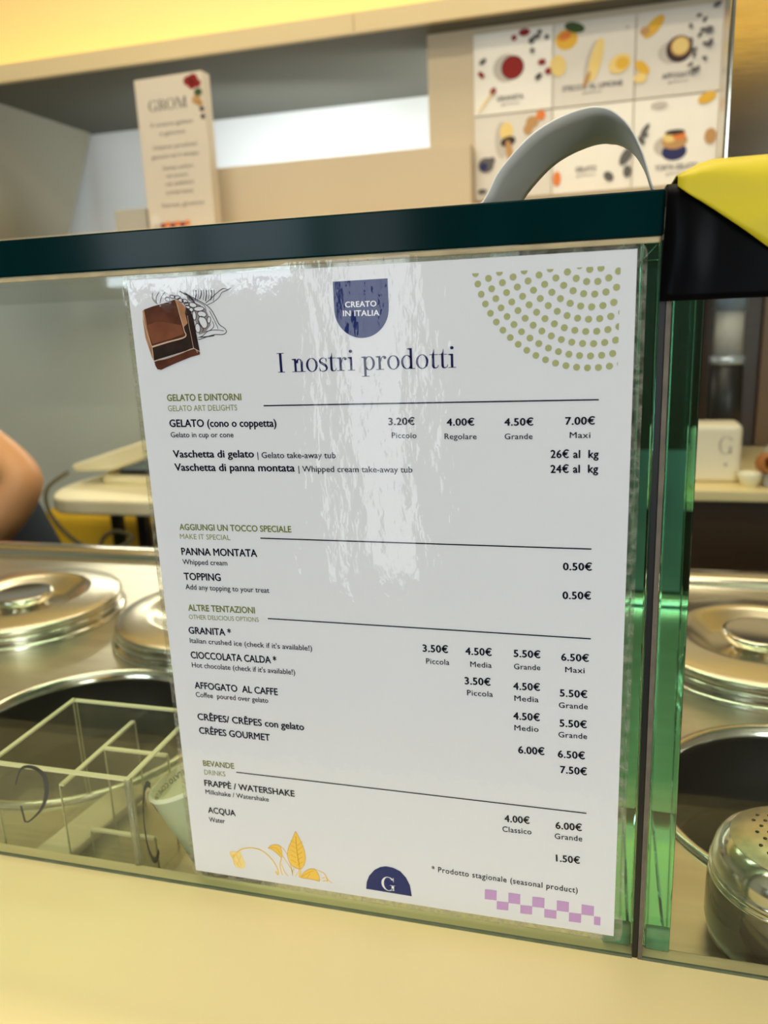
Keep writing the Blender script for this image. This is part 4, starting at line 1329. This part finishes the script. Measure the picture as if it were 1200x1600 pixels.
BEANS = [[(19.78,287.51),(19.6,287.3),(19.35,287.15),(19.03,287.08),(18.68,287.08),(18.34,287.16),(18.04,287.32),(17.81,287.53),(17.67,287.78),(17.64,288.03),(17.71,288.28),(17.89,288.49),(18.15,288.63),(18.46,288.71),(18.81,288.7),(19.15,288.62),(19.45,288.47),(19.68,288.26),(19.82,288.01),(19.85,287.75)],[(22.38,288.53),(22.26,288.35),(22.03,288.21),(21.71,288.13),(21.34,288.11),(20.95,288.16),(20.58,288.27),(20.26,288.42),(20.03,288.62),(19.91,288.82),(19.91,289.03),(20.04,289.2),(20.27,289.34),(20.59,289.42),(20.96,289.44),(21.35,289.39),(21.72,289.28),(22.04,289.13),(22.27,288.94),(22.38,288.73)],[(24.83,288.22),(24.71,288.01),(24.46,287.84),(24.11,287.73),(23.69,287.67),(23.24,287.69),(22.8,287.78),(22.42,287.93),(22.14,288.13),(21.98,288.35),(21.96,288.57),(22.07,288.78),(22.32,288.95),(22.67,289.07),(23.1,289.12),(23.55,289.1),(23.98,289.01),(24.36,288.86),(24.64,288.67),(24.8,288.45)],[(26.04,286.54),(25.83,286.39),(25.53,286.32),(25.16,286.34),(24.76,286.44),(24.37,286.63),(24.03,286.87),(23.77,287.14),(23.61,287.43),(23.58,287.69),(23.67,287.91),(23.87,288.06),(24.18,288.13),(24.55,288.11),(24.94,288.0),(25.33,287.82),(25.67,287.58),(25.94,287.3),(26.09,287.02),(26.13,286.76)],[(28.17,286.03),(27.96,285.85),(27.64,285.74),(27.24,285.73),(26.81,285.8),(26.37,285.96),(25.98,286.19),(25.68,286.47),(25.49,286.76),(25.43,287.04),(25.51,287.29),(25.72,287.47),(26.04,287.58),(26.43,287.59),(26.87,287.52),(27.3,287.36),(27.69,287.13),(27.99,286.86),(28.19,286.56),(28.25,286.28)],[(28.76,285.09),(28.6,284.91),(28.34,284.79),(28.0,284.74),(27.63,284.76),(27.26,284.86),(26.92,285.03),(26.65,285.24),(26.48,285.48),(26.41,285.72),(26.47,285.95),(26.63,286.13),(26.9,286.25),(27.23,286.3),(27.6,286.27),(27.97,286.17),(28.31,286.01),(28.58,285.8),(28.75,285.56),(28.82,285.31)],[(32.06,284.5),(31.86,284.25),(31.5,284.07),(31.02,283.98),(30.47,283.99),(29.9,284.11),(29.37,284.31),(28.92,284.58),(28.61,284.89),(28.47,285.21),(28.5,285.51),(28.71,285.77),(29.07,285.95),(29.54,286.03),(30.1,286.02),(30.66,285.91),(31.19,285.71),(31.64,285.44),(31.95,285.13),(32.09,284.8)],[(28.86,283.78),(28.69,283.65),(28.45,283.59),(28.16,283.6),(27.84,283.68),(27.54,283.82),(27.27,284.01),(27.07,284.23),(26.95,284.46),(26.93,284.67),(27.01,284.85),(27.18,284.98),(27.42,285.04),(27.71,285.03),(28.03,284.95),(28.33,284.81),(28.6,284.62),(28.8,284.4),(28.91,284.18),(28.94,283.96)],[(35.38,283.32),(35.25,283.03),(34.9,282.76),(34.37,282.55),(33.71,282.41),(32.99,282.36),(32.26,282.4),(31.61,282.54),(31.1,282.74),(30.78,283.01),(30.68,283.3),(30.81,283.59),(31.16,283.86),(31.69,284.07),(32.35,284.21),(33.08,284.25),(33.8,284.21),(34.45,284.08),(34.96,283.87),(35.27,283.61)],[(29.8,282.29),(29.52,282.22),(29.23,282.22),(28.96,282.32),(28.72,282.48),(28.56,282.7),(28.47,282.96),(28.47,283.23),(28.56,283.48),(28.74,283.69),(28.97,283.84),(29.25,283.91),(29.54,283.9),(29.81,283.81),(30.04,283.65),(30.21,283.43),(30.3,283.17),(30.29,282.9),(30.2,282.65),(30.03,282.44)],[(36.18,280.53),(35.94,280.21),(35.53,279.97),(35.0,279.84),(34.39,279.84),(33.76,279.95),(33.18,280.17),(32.71,280.49),(32.38,280.86),(32.24,281.26),(32.29,281.63),(32.53,281.95),(32.94,282.19),(33.47,282.32),(34.08,282.32),(34.71,282.21),(35.28,281.98),(35.76,281.67),(36.08,281.3),(36.23,280.91)],[(31.38,280.66),(31.33,280.07),(31.21,279.54),(31.03,279.11),(30.8,278.83),(30.54,278.73),(30.29,278.81),(30.07,279.07),(29.89,279.49),(29.78,280.01),(29.75,280.6),(29.79,281.19),(29.92,281.73),(30.1,282.15),(30.33,282.43),(30.59,282.53),(30.84,282.45),(31.06,282.19),(31.24,281.77),(31.35,281.25)],[(36.02,278.31),(36.25,277.53),(36.29,276.77),(36.13,276.1),(35.8,275.58),(35.32,275.28),(34.75,275.2),(34.13,275.38),(33.53,275.78),(33.01,276.37),(32.61,277.09),(32.39,277.87),(32.35,278.63),(32.51,279.3),(32.84,279.81),(33.32,280.12),(33.9,280.19),(34.51,280.01),(35.11,279.61),(35.63,279.02)],[(38.05,278.49),(37.93,278.08),(37.74,277.72),(37.5,277.45),(37.24,277.28),(36.98,277.25),(36.75,277.34),(36.57,277.56),(36.45,277.87),(36.41,278.26),(36.46,278.67),(36.58,279.08),(36.77,279.44),(37.01,279.71),(37.27,279.88),(37.53,279.91),(37.76,279.82),(37.95,279.61),(38.06,279.29),(38.1,278.91)],[(32.8,275.5),(32.77,274.91),(32.63,274.36),(32.39,273.92),(32.08,273.62),(31.71,273.49),(31.34,273.55),(31.0,273.8),(30.72,274.2),(30.52,274.71),(30.44,275.3),(30.47,275.89),(30.61,276.44),(30.85,276.88),(31.17,277.18),(31.53,277.31),(31.9,277.24),(32.24,277.0),(32.52,276.6),(32.71,276.09)]]
PODSHADE = [(27.93,286.3),(31.5,285.74),(35.75,283.39),(36.86,281.17),(37.54,279.17),(37.7,276.38),(34.66,273.29),(31.86,272.58),(31.03,277.42),(29.66,281.46)]
LEAF_FILL = [[(58.21,32.22),(59.91,28.53),(61.79,23.32),(62.42,17.9),(61.37,13.41),(59.48,10.92),(56.91,10.81),(54.2,12.85),(52.91,16.99),(53.76,22.07),(55.81,26.68)],[(42.57,20.2),(44.87,22.23),(48.37,22.77),(49.65,20.81),(49.72,15.86),(47.12,17.93),(44.93,19.45)],[(59.1,5.55),(60.74,8.64),(63.76,11.2),(66.63,11.8),(68.46,9.62),(69.02,5.37),(65.64,5.54)]]
LEAF_FAINT = [[(20.96,14.42),(22.53,15.17),(24.6,14.99),(27.01,15.37),(27.61,12.31),(29.12,9.39),(28.55,6.44),(26.96,5.35),(23.13,5.87),(22.59,9.6),(20.81,12.81)]]
LEAF_LINE = [([(24.57,14.67),(28.38,17.35),(32.63,18.64),(37.31,18.56),(41.22,16.69),(44.95,12.6),(46.89,7.9),(46.95,5.07)],0.55),([(23.54,13.24),(22.53,12.13),(22.95,7.11)],0.5),([(20.96,14.42),(22.47,11.49),(24.54,14.35)],0.5),([(24.48,13.71),(26.83,7.11)],0.4),([(23.2,9.7),(25.83,5.99)],0.4),([(27.13,13.5),(24.47,7.36)],0.3),([(49.55,15.83),(48.32,11.27),(48.6,7.55),(49.13,5.44)],0.5),([(48.64,22.5),(51.34,20.46),(53.81,15.28),(54.34,11.01),(54.72,6.07)],0.4),([(49.94,17.14),(52.24,13.47),(54.49,9.16),(54.93,7.36)],0.4),([(48.95,12.0),(50.36,7.85),(52.19,5.33)],0.4),([(58.33,10.73),(58.34,5.43)],0.5),([(59.37,10.9),(58.81,5.5)],0.5),([(66.07,11.83),(69.39,11.02),(72.11,9.62),(73.61,6.77),(75.64,5.14)],0.35),([(70.27,7.14),(72.56,7.84),(73.25,5.47)],0.35),([(70.71,5.35),(73.59,6.46)],0.3),([(56.24,5.7),(57.88,8.48)],0.3),([(54.73,8.58),(56.01,10.35)],0.3),([(45.54,7.04),(46.66,5.02)],0.8)]
LEAF_VEIN = [([(58.11,29.47),(58.17,20.3),(58.93,11.14)],0.5),([(58.25,25.22),(55.24,26.59)],0.25),([(58.05,22.43),(55.03,23.8)],0.25),([(57.84,19.63),(54.81,21.0)],0.25),([(57.63,16.82),(54.6,18.19)],0.25),([(57.43,14.0),(54.39,15.37)],0.25),([(58.56,24.05),(61.48,26.94)],0.25),([(58.36,21.25),(61.27,23.98)],0.25),([(58.15,18.45),(61.06,21.0)],0.25),([(57.95,15.64),(60.84,18.02)],0.25),([(57.74,12.81),(60.63,15.02)],0.25),([(59.72,6.28),(63.64,9.44),(66.28,10.81)],0.3),([(62.25,5.78),(64.17,8.91)],0.25),([(43.88,20.65),(47.35,20.76),(49.35,17.05)],0.25)]

# section headings, items, prices
SECN = ['gelato', 'extras', 'specials', 'drinks']
STY = {'h': ('green_ink', 0.030, 1.0), 'g': ('lgreen_ink', 0.008, 1.0), 'b': ('ink', 0.030, 1.0), 's': ('ink', 0.012, 1.0),
       'p': ('ink', 0.032, 1.06), 'z': ('ink', 0.010, 1.06), 'w': ('white_ink', 0.012, 1.05)}
for sec in range(4):
    for kinds, nm in (('hg', 'section_heading_print'), ('bs', 'item_print'), ('pz', 'price_print')):
        pr = Print(splace)
        for (s_, k_, tx, xa, ya, xb, yb, cap) in TEXTS:
            if s_ == sec and k_ in kinds:
                m_, bo, sp_ = STY[k_]
                pr.text(tx, xa, ya, xb, yb, cap, m_, 1, bo, sp_)
        pr.done(nm, menu)
for (xa, ya, xb, yb) in RULES:
    pr = Print(splace)
    pr.line([(xa, ya), (xb, yb)], 0.55, 'ink', 1, False)
    pr.done('rule_line', menu)
for (s_, k_, tx, xa, ya, xb, yb, cap) in TEXTS:
    if s_ == 4:
        pr = Print(splace)
        pr.text(tx, xa, ya, xb, yb - 0.0, cap, 'ink', 1, 0.012, 1.1)
        pr.done('footnote_print', menu)
    if s_ == 6:
        pr = Print(splace)
        serif_word(pr, tx, xa, ya, xb, yb, cap, 'title_ink', 1)
        pr.done('title_print', menu)
# shield badge
tl, trr, r0, l0, bt = BADGE
pr = Print(splace)
cx, cy = (l0[0] + r0[0]) / 2, bt[1] + (r0[0] - l0[0]) / 2
R_ = (r0[0] - l0[0]) / 2
pts = [(cx - R_, tl[1]), (cx + R_, trr[1])] + [(cx + R_ * cos(a), cy + R_ * sin(a)) for a in [radians(-7.5 * k) for k in range(25)]]
pr.poly(pts[::-1], 'navy', 1)
badge = pr.done('badge_print', menu)
pr = Print(splace)
for (s_, k_, tx, xa, ya, xb, yb, cap) in TEXTS:
    if s_ == 5:
        pr.text(tx, xa, ya, xb, yb, cap, 'white_ink', 2, 0.026, 1.05)
pr.done('badge_lettering', badge)
# quarter circle of dots, clipped by the printed frame
pr = Print(splace)
(lx, lz0), (rx, rz0), (rx2, _) = DOTCLIP
top = (lz0 + rz0) / 2


def clip(poly, inside, inter):
    out = []
    for i in range(len(poly)):
        a, b = poly[i - 1], poly[i]
        if inside(b):
            if not inside(a):
                out.append(inter(a, b))
            out.append(b)
        elif inside(a):
            out.append(inter(a, b))
    return out


for k, (rr, an) in enumerate(DOTCOL):
    st = 4.035 / rr
    a0 = radians(an)
    for j in range(-40, 41):
        a = a0 + st * j
        if not (-pi - 0.25 < a < 0.2):
            continue
        x, y = DOTC[0] + rr * cos(a), DOTC[1] + rr * sin(a)
        poly = [(x + 1.27 * cos(2 * pi * q / 28), y + 1.27 * sin(2 * pi * q / 28)) for q in range(28)]
        poly = clip(poly, lambda p: p[1] < top, lambda a_, b_: (a_[0] + (b_[0] - a_[0]) * (top - a_[1]) / (b_[1] - a_[1]), top))
        if len(poly) > 2:
            poly = clip(poly, lambda p: p[0] < rx2, lambda a_, b_: (rx2, a_[1] + (b_[1] - a_[1]) * (rx2 - a_[0]) / (b_[0] - a_[0])))
        if len(poly) > 2:
            pr.poly(poly, 'dot', 1)
pr.done('dot_pattern_print', menu)
# chocolate piece in front of a drawn cocoa pod
pr = Print(splace)
pr.poly(PODSHADE, 'sketch_shade', 1)
for pts in BEANS:
    pr.poly(pts, 'paper', 2)
    pr.line(pts + [pts[0]], 0.30, 'sketch', 3)
for pts, wd in POD:
    pr.line(pts, wd * 0.52, 'sketch', 3)
pr.done('cocoa_pod_print', menu)
pr = Print(splace)
for nm, m_, l_ in (('CH_LEFT', 'choc_tan', 4), ('CH_BASE', 'choc', 4), ('CH_RDARK', 'choc_dark', 4), ('CH_RIGHT', 'choc_dark', 5), ('CH_FRONT', 'choc_dark', 5), ('CH_RTOP', 'choc_tan', 6), ('CH_TOP', 'choc', 6), ('CH_TOPLIGHT', 'choc_light', 7)):
    pr.poly(globals()[nm], m_, l_)
pr.line(CH_L1, lambda t: 0.75 * (1 - 0.75 * t), 'choc_edge', 8)
pr.line(CH_L2, 0.35, 'choc_edge', 8)
pr.line(CH_L3, 0.30, 'choc_edge', 8)
pr.line(CH_L4, 0.18, 'choc_edge', 8)
pr.done('chocolate_print', menu)
# checker, leaves, monogram
pr = Print(splace)
for q in CHECK:
    pr.poly(q, 'lilac', 1)
pr.done('checker_print', menu)
pr = Print(splace)
for q in LEAF_FILL:
    pr.poly(q, 'yellow_ink', 1)
for q in LEAF_FAINT:
    pr.poly(q, 'yellow_faint', 1)
for q, wd in LEAF_LINE:
    pr.line(q, wd, 'yellow_ink', 2)
for q, wd in LEAF_VEIN:
    pr.line(q, wd, 'yellow_dark', 3)
for q in LEAF_FILL:
    pr.line(list(q) + [q[0]], 0.25, 'yellow_dark', 3)
pr.done('flower_print', menu)
pr = Print(splace)
pr.poly(LOGO, 'navy', 1)
lg = pr.done('monogram_print', menu)
pr = Print(splace)
gx0, gz0, gx1, gz1, gx2, gz2 = LOGOG
serif_word(pr, 'G', gx0, gz0, gx1, gz0 + 0.05, (gz2 - gz0) / 1.45, 'white_ink', 2)
pr.done('monogram_letter', lg)

# laminate film: rounded sheet, its top edge curling back towards the glass
fx0, fx1, fz0, fz1 = -2.3, 213.6, -3.0, 299.8
bm = bmesh.new()
nx, nz = 60, 90


def fy(u, v):
    y = -0.0014
    dt = fz1 - v
    left = max(0.0, min(1.0, (95 - u) / 60.0))
    if dt < 5.0:
        y += 0.0007 * left * (1 - dt / 5.0) ** 2
    y += -0.00025 * sin(v / 300 * pi) + 0.00004 * sin(u / 9.0) * sin(v / 31.0)
    return min(y, -0.0001)


us = [fx0 + (fx1 - fx0) * i / nx for i in range(nx + 1)]
vz = [fz0 + (fz1 - 6 - fz0) * j / nz for j in range(nz)] + [fz1 - 6 + 0.5 * j for j in range(13)]
rc = 5.0


def inset(u, v):
    # round the corners of the film
    for cx_, cz_, sx_, sz_ in ((fx0 + rc, fz0 + rc, -1, -1), (fx1 - rc, fz0 + rc, 1, -1), (fx0 + rc, fz1 - rc, -1, 1), (fx1 - rc, fz1 - rc, 1, 1)):
        du, dv = (u - cx_) * sx_, (v - cz_) * sz_
        if du > 0 and dv > 0:
            d = math.hypot(du, dv)
            if d > rc:
                return cx_ + sx_ * du * rc / d, cz_ + sz_ * dv * rc / d
    return u, v


grid = []
for v in vz:
    row = []
    for u in us:
        a, b = inset(u, v)
        row.append(bm.verts.new((a / 1000, fy(a, b), b / 1000)))
    grid.append(row)
for j in range(len(vz) - 1):
    for i in range(nx):
        f = bm.faces.new((grid[j][i], grid[j][i + 1], grid[j + 1][i + 1], grid[j + 1][i]))
        f.smooth = True
bmesh.ops.dissolve_degenerate(bm, dist=1e-7, edges=bm.edges)
obj('laminate_film', bm, 'film', menu)
# the welded rim of the pouch around the paper
bm = bmesh.new()
nseg = 10


def rnd(x0, x1, z0, z1, r):
    out = []
    for cx_, cz_, a0 in ((x1 - r, z1 - r, 0), (x0 + r, z1 - r, 90), (x0 + r, z0 + r, 180), (x1 - r, z0 + r, 270)):
        for k in range(nseg + 1):
            a = radians(a0 + 90.0 * k / nseg)
            out.append((cx_ + r * cos(a), cz_ + r * sin(a)))
    return out


A = rnd(fx0, fx1, fz0, fz1, rc)
Q = rnd(0, 210, 0, 297, 0.01)
va = [bm.verts.new((p[0] / 1000, -0.00035, p[1] / 1000)) for p in A]
vb = [bm.verts.new((p[0] / 1000, -0.00035, p[1] / 1000)) for p in Q]
n = len(va)
for i in range(n):
    bm.faces.new((va[i], va[(i + 1) % n], vb[(i + 1) % n], vb[i]))
obj('laminate_rim', bm, 'film_rim', menu)

# ================================================================ ACRYLIC HOLDER
ah = empty('acrylic_holder', (-0.084, 0.047, WORK + 0.0003))
tag(ah, 'clear acrylic box with dividers standing behind the glass left of the paper cup', 'holder')
AT = 0.0024


def aplate(name, x0, x1, y0, y1, h, slope=None, z0=0.0):
    """upright clear plate; its top edge is a bright strip"""
    bm = B(x0, x1, y0, y1, z0, h)
    p = obj(name, bm, 'acrylic', ah)
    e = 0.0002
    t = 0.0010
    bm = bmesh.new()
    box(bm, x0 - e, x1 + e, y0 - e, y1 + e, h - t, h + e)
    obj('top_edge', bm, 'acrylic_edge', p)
    for (xa, ya) in ((x0, y0), (x1, y1)):
        obj('side_edge', B(xa - 0.0004, xa + 0.0004, ya - 0.0004, ya + 0.0004, z0, h - t), 'acrylic_side', p)
    return p


HT = 0.072
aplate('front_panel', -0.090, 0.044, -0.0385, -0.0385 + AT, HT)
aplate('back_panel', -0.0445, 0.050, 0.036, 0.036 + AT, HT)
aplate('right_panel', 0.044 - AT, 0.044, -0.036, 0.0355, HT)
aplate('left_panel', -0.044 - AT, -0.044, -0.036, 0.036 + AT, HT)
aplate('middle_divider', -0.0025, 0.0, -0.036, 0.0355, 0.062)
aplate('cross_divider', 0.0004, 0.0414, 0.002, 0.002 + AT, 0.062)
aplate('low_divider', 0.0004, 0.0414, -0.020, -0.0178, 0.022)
obj('base', B(-0.090, 0.050, -0.036, 0.036, 0, 0.002), 'acrylic', ah)
bm = bmesh.new()
tube(bm, [(0.0427, -0.0373, 0.001), (0.0427, -0.0373, HT)], 0.0022, 10)
obj('corner_post', bm, 'acrylic_edge2', ah)
pr = Print(lambda u, v, l: (u + 0.084, 0.0083 - 0.047, v - WORK))
pr.line([(-0.1135, 0.030), (-0.108, 0.0405), (-0.100, 0.0425), (-0.0935, 0.038), (-0.0935, 0.028), (-0.0985, 0.017), (-0.108, 0.0075), (-0.1115, 0.0065)], lambda t: 0.0008 + 0.0024 * sin(pi * min(1, t * 1.1)) ** 2 if t < 0.9 else 0.0012, 'navyprint', 0)
pr.line([(-0.1125, 0.0165), (-0.1115, 0.0060)], 0.0014, 'navyprint', 0, False)
pr.done('printed_letter', ah)
pr = Print(lambda u, v, l: (0.0446, u, v))
pr.ring(-0.024, 0.036, 0.0075, 0.026, 0.0012, 0.004, 'navyprint', 0, 60, 300)
pr.done('printed_letter', ah)
wf = obj('beige_strip', B(-0.012, 0.012, -0.040, 0.040, 0, 0.006, rot=Matrix.Rotation(radians(-8), 3, 'Z')), 'card', bevel=0.002)  # plain beige strip built for the pale diagonal band in the box
wf.location = (-0.104, 0.047, WORK + 0.0026)
tag(wf, 'beige strip lying in the bottom of the clear acrylic box', 'card')

# ================================================================ PAPER CUP
axis = Vector((-0.43, 0.02, 1.0)).normalized()
Rm = Vector((-0.0190, 0.0415, 0.0305))
hgt, rr_, rb_ = 0.053, 0.0290, 0.0220
base = Rm - axis * hgt
pc = empty('paper_cup', base)
pc.rotation_mode = 'QUATERNION'
pc.rotation_quaternion = Vector((0, 0, 1)).rotation_difference(axis)
tag(pc, 'pale green paper cup leaning left behind the menu, open rim upward', 'cup')
bm = bmesh.new()
lathe(bm, [(0, 0.0), (rb_, 0.0), (rr_ - 0.0006, hgt - 0.002)], 64, mi=0)
obj('wall', bm, 'cup_out', pc)
bm = bmesh.new()
lathe(bm, [(rr_ - 0.0004, hgt - 0.0022), (rr_ + 0.0003, hgt - 0.001), (rr_, hgt), (rr_ - 0.0013, hgt)], 64)
obj('rim', bm, 'cup_in', pc)
bm = bmesh.new()
lathe(bm, [(rr_ - 0.0013, hgt), (rb_ - 0.001, 0.003), (0, 0.003)], 64)
obj('lining', bm, 'cup_in', pc)


def cupplace(u, v, l, inner=True):
    # u = angle (rad), v = height
    r = rb_ + (rr_ - rb_) * v / hgt
    r = r - 0.0021 if inner else r + 0.0004
    return (r * cos(u), r * sin(u), v)


pr = Print(lambda u, v, l: cupplace(u, 2 * (hgt - 0.0032) - v, l, True))
pr.text('GROM IL GELATO COME UNA VOLTA', 1.80, hgt - 0.0032, 4.2, hgt - 0.0032, 0.0028, 'black_ink', 0, 0.0)
pr.done('rim_lettering', pc)
pr = Print(lambda u, v, l: cupplace(u, v, l, False))
pr.disc(-2.72, 0.050, 0.10, 'red_ink', 0, 0.0035, 0)
pr.disc(-2.58, 0.045, 0.08, 'red_ink', 0, 0.0028, 0)
pr.text('GRAN', -2.62, 0.008, -1.9, 0.008, 0.006, 'black_ink', 0)
pr.done('cup_print', pc)

# ================================================================ COCOA SHAKER
sk = empty('cocoa_shaker', (0.2915, 0.0475, WORK))
tag(sk, 'steel cocoa shaker with perforated dome top behind the right glass pane', 'shaker')
bm = bmesh.new()
lathe(bm, [(0, 0), (0.030, 0), (0.0355, 0.004), (0.0368, 0.011), (0.0366, 0.031), (0.0354, 0.0350)], 72)
obj('body', bm, 'cocoa', sk)
bm = bmesh.new()
lathe(bm, [(0.0354, 0.0350), (0.0362, 0.0358), (0.0362, 0.0376), (0.0353, 0.0384), (0.0361, 0.0392), (0.0361, 0.0415), (0.0352, 0.0428)], 72)
obj('screw_ring', bm, 'polish', sk)
bm = bmesh.new()
lathe(bm, [(0.0352, 0.0428), (0.0350, 0.0460), (0.0335, 0.0510), (0.0305, 0.0548), (0.0275, 0.0567)], 72)
obj('dome', bm, 'polish', sk)
bm = bmesh.new()
lathe(bm, [(0.0275, 0.0567), (0.0267, 0.0575), (0.018, 0.0596), (0.009, 0.0606), (0, 0.0609)], 72)
pl = obj('perforated_top', bm, 'perf', sk)


def topz(r):
    P_ = [(0, 0.0609), (0.009, 0.0606), (0.018, 0.0596), (0.0267, 0.0575)]
    for (a, za), (b, zb) in zip(P_, P_[1:]):
        if r <= b:
            return za + (zb - za) * (r - a) / (b - a)
    return 0.0575


bm = bmesh.new()
for i in range(-3, 4):
    for j in range(-3, 4):
        x, y = 0.0052 * i + 0.0026 * (j % 2), 0.0048 * j
        if math.hypot(x, y) < 0.0195:
            z = topz(math.hypot(x, y)) + 0.00015
            lathe(bm, [(0.00095, -0.001), (0.00095, 0.0), (0, 0.0001)], 14, (x, y, z))
obj('holes', bm, 'hole', pl)

# ================================================================ BAG, STRAP, STEEL POST
bag = empty('yellow_black_bag', (0.222, 0, 0.3166))
tag(bag, 'yellow and black plastic bag draped over the right end of the glass top', 'bag')
# black body: hangs over the front edge; profile runs from the shelf forward and down
bm = bmesh.new()
nu, nv = 44, 26


def bagpt(s, t):
    """s 0..1 along x, t 0..1 from the back of the shelf over the edge and down"""
    x = -0.0028 + 0.20 * s
    wave = 0.0022 * math.exp(-((x - 0.0055) / 0.0035) ** 2) + 0.0008 * sin(x * 60)
    if t < 0.4:
        q = t / 0.4
        return Vector((x, 0.16 - 0.158 * q, 0.0012 + 0.0015 * sin(pi * q) + 0.0006 * sin(x * 50)))
    if t < 0.5:
        q = (t - 0.4) / 0.1
        return Vector((x, 0.002 - 0.0055 * sin(q * pi / 2), 0.0012 - 0.004 * (1 - cos(q * pi / 2))))
    q = (t - 0.5) / 0.5
    lean = -0.0012 - 0.0065 * 0
    lo = -0.0385 + 0.004 * s * 0
    return Vector((x - 0.0 - 0.0012 * q * (1 - s), -0.0035 - wave * (0.3 + 0.9 * sin(pi * min(q * 1.15, 1))) - 0.0008 * q, -0.0028 + (lo + 0.0028) * q))


g = [[bm.verts.new(bagpt(i / nu, j / nv)) for i in range(nu + 1)] for j in range(nv + 1)]
for j in range(nv):
    for i in range(nu):
        f = bm.faces.new((g[j][i], g[j][i + 1], g[j + 1][i + 1], g[j + 1][i]))
        f.smooth = True
o = obj('black_side', bm, 'black_bag', bag)
md = o.modifiers.new('solid', 'SOLIDIFY')
md.thickness = 0.0005
md.offset = -1
# yellow flap folded over the front: triangle growing to the right
bm = bmesh.new()
nu, nv = 40, 18


def flappt(s, t):
    x = 0.0002 + 0.16 * s
    drop = max(0.0008, 0.0035 + (x - 0.003) * 0.74) if x > 0.003 else 0.0008 + x * 0.9
    back = 0.10
    if t < 0.4:
        q = t / 0.4
        ro = 0.0048 * min(1, x / 0.010)
        return Vector((x, back - (back + 0.001) * q, 0.0035 + ro * (0.3 + 0.7 * q)))
    q = (t - 0.4) / 0.6
    top = 0.0035 + 0.0048 * min(1, x / 0.010)
    rr2 = min(0.004, drop)
    y = -0.001 - 0.0062 * sin(min(q * 3, 1) * pi / 2) - 0.0014 * math.exp(-((q * drop - 0.017) / 0.004) ** 2)
    return Vector((x, y, top - (drop + top * 0.8) * q))


g = [[bm.verts.new(flappt(i / nu, j / nv)) for i in range(nu + 1)] for j in range(nv + 1)]
for j in range(nv):
    for i in range(nu):
        f = bm.faces.new((g[j][i], g[j][i + 1], g[j + 1][i + 1], g[j + 1][i]))
        f.smooth = True
o = obj('yellow_flap', bm, 'yellow_bag', bag)
md = o.modifiers.new('solid', 'SOLIDIFY')
md.thickness = 0.0006
md.offset = -1
# strap looping over the glass top
bm = bmesh.new()
path = spline([(0.136, 0.3172), (0.150, 0.3185), (0.158, 0.331), (0.171, 0.3435), (0.186, 0.3500), (0.197, 0.3505), (0.2055, 0.3445), (0.2115, 0.334), (0.2155, 0.322), (0.2185, 0.3185)], 8)
ca = []
for i, p in enumerate(path):
    t = i / (len(path) - 1)
    y0 = 0.020 + 0.015 * t
    wd = 0.075 - 0.045 * max(0, (t - 0.55) / 0.45)
    ca.append([bm.verts.new((p.x - 0.222 + 0.004 * (k / 6), y0 + wd * k / 6, p.y - 0.3166 - 0.002 * sin(k / 6 * pi))) for k in range(7)])
for a, b in zip(ca, ca[1:]):
    for k in range(6):
        f = bm.faces.new((a[k], a[k + 1], b[k + 1], b[k]))
        f.smooth = True
o = obj('strap', bm, 'ribbon', bag)
o['label'] = 'pale grey strap curving in a loop'
md = o.modifiers.new('solid', 'SOLIDIFY')
md.thickness = 0.0007

sp = empty('steel_post', (0.293, 0.32, 0.3170))
tag(sp, 'scratched shiny steel post rising behind the yellow bag at the right edge', 'post')
obj('shaft', B(-0.0185, 0.0165, -0.012, 0.022, 0.002, 1.30), 'brass', sp, bevel=0.003, seg=3)
obj('foot_plate', B(-0.024, 0.022, -0.018, 0.028, 0, 0.0019), 'steel', sp)
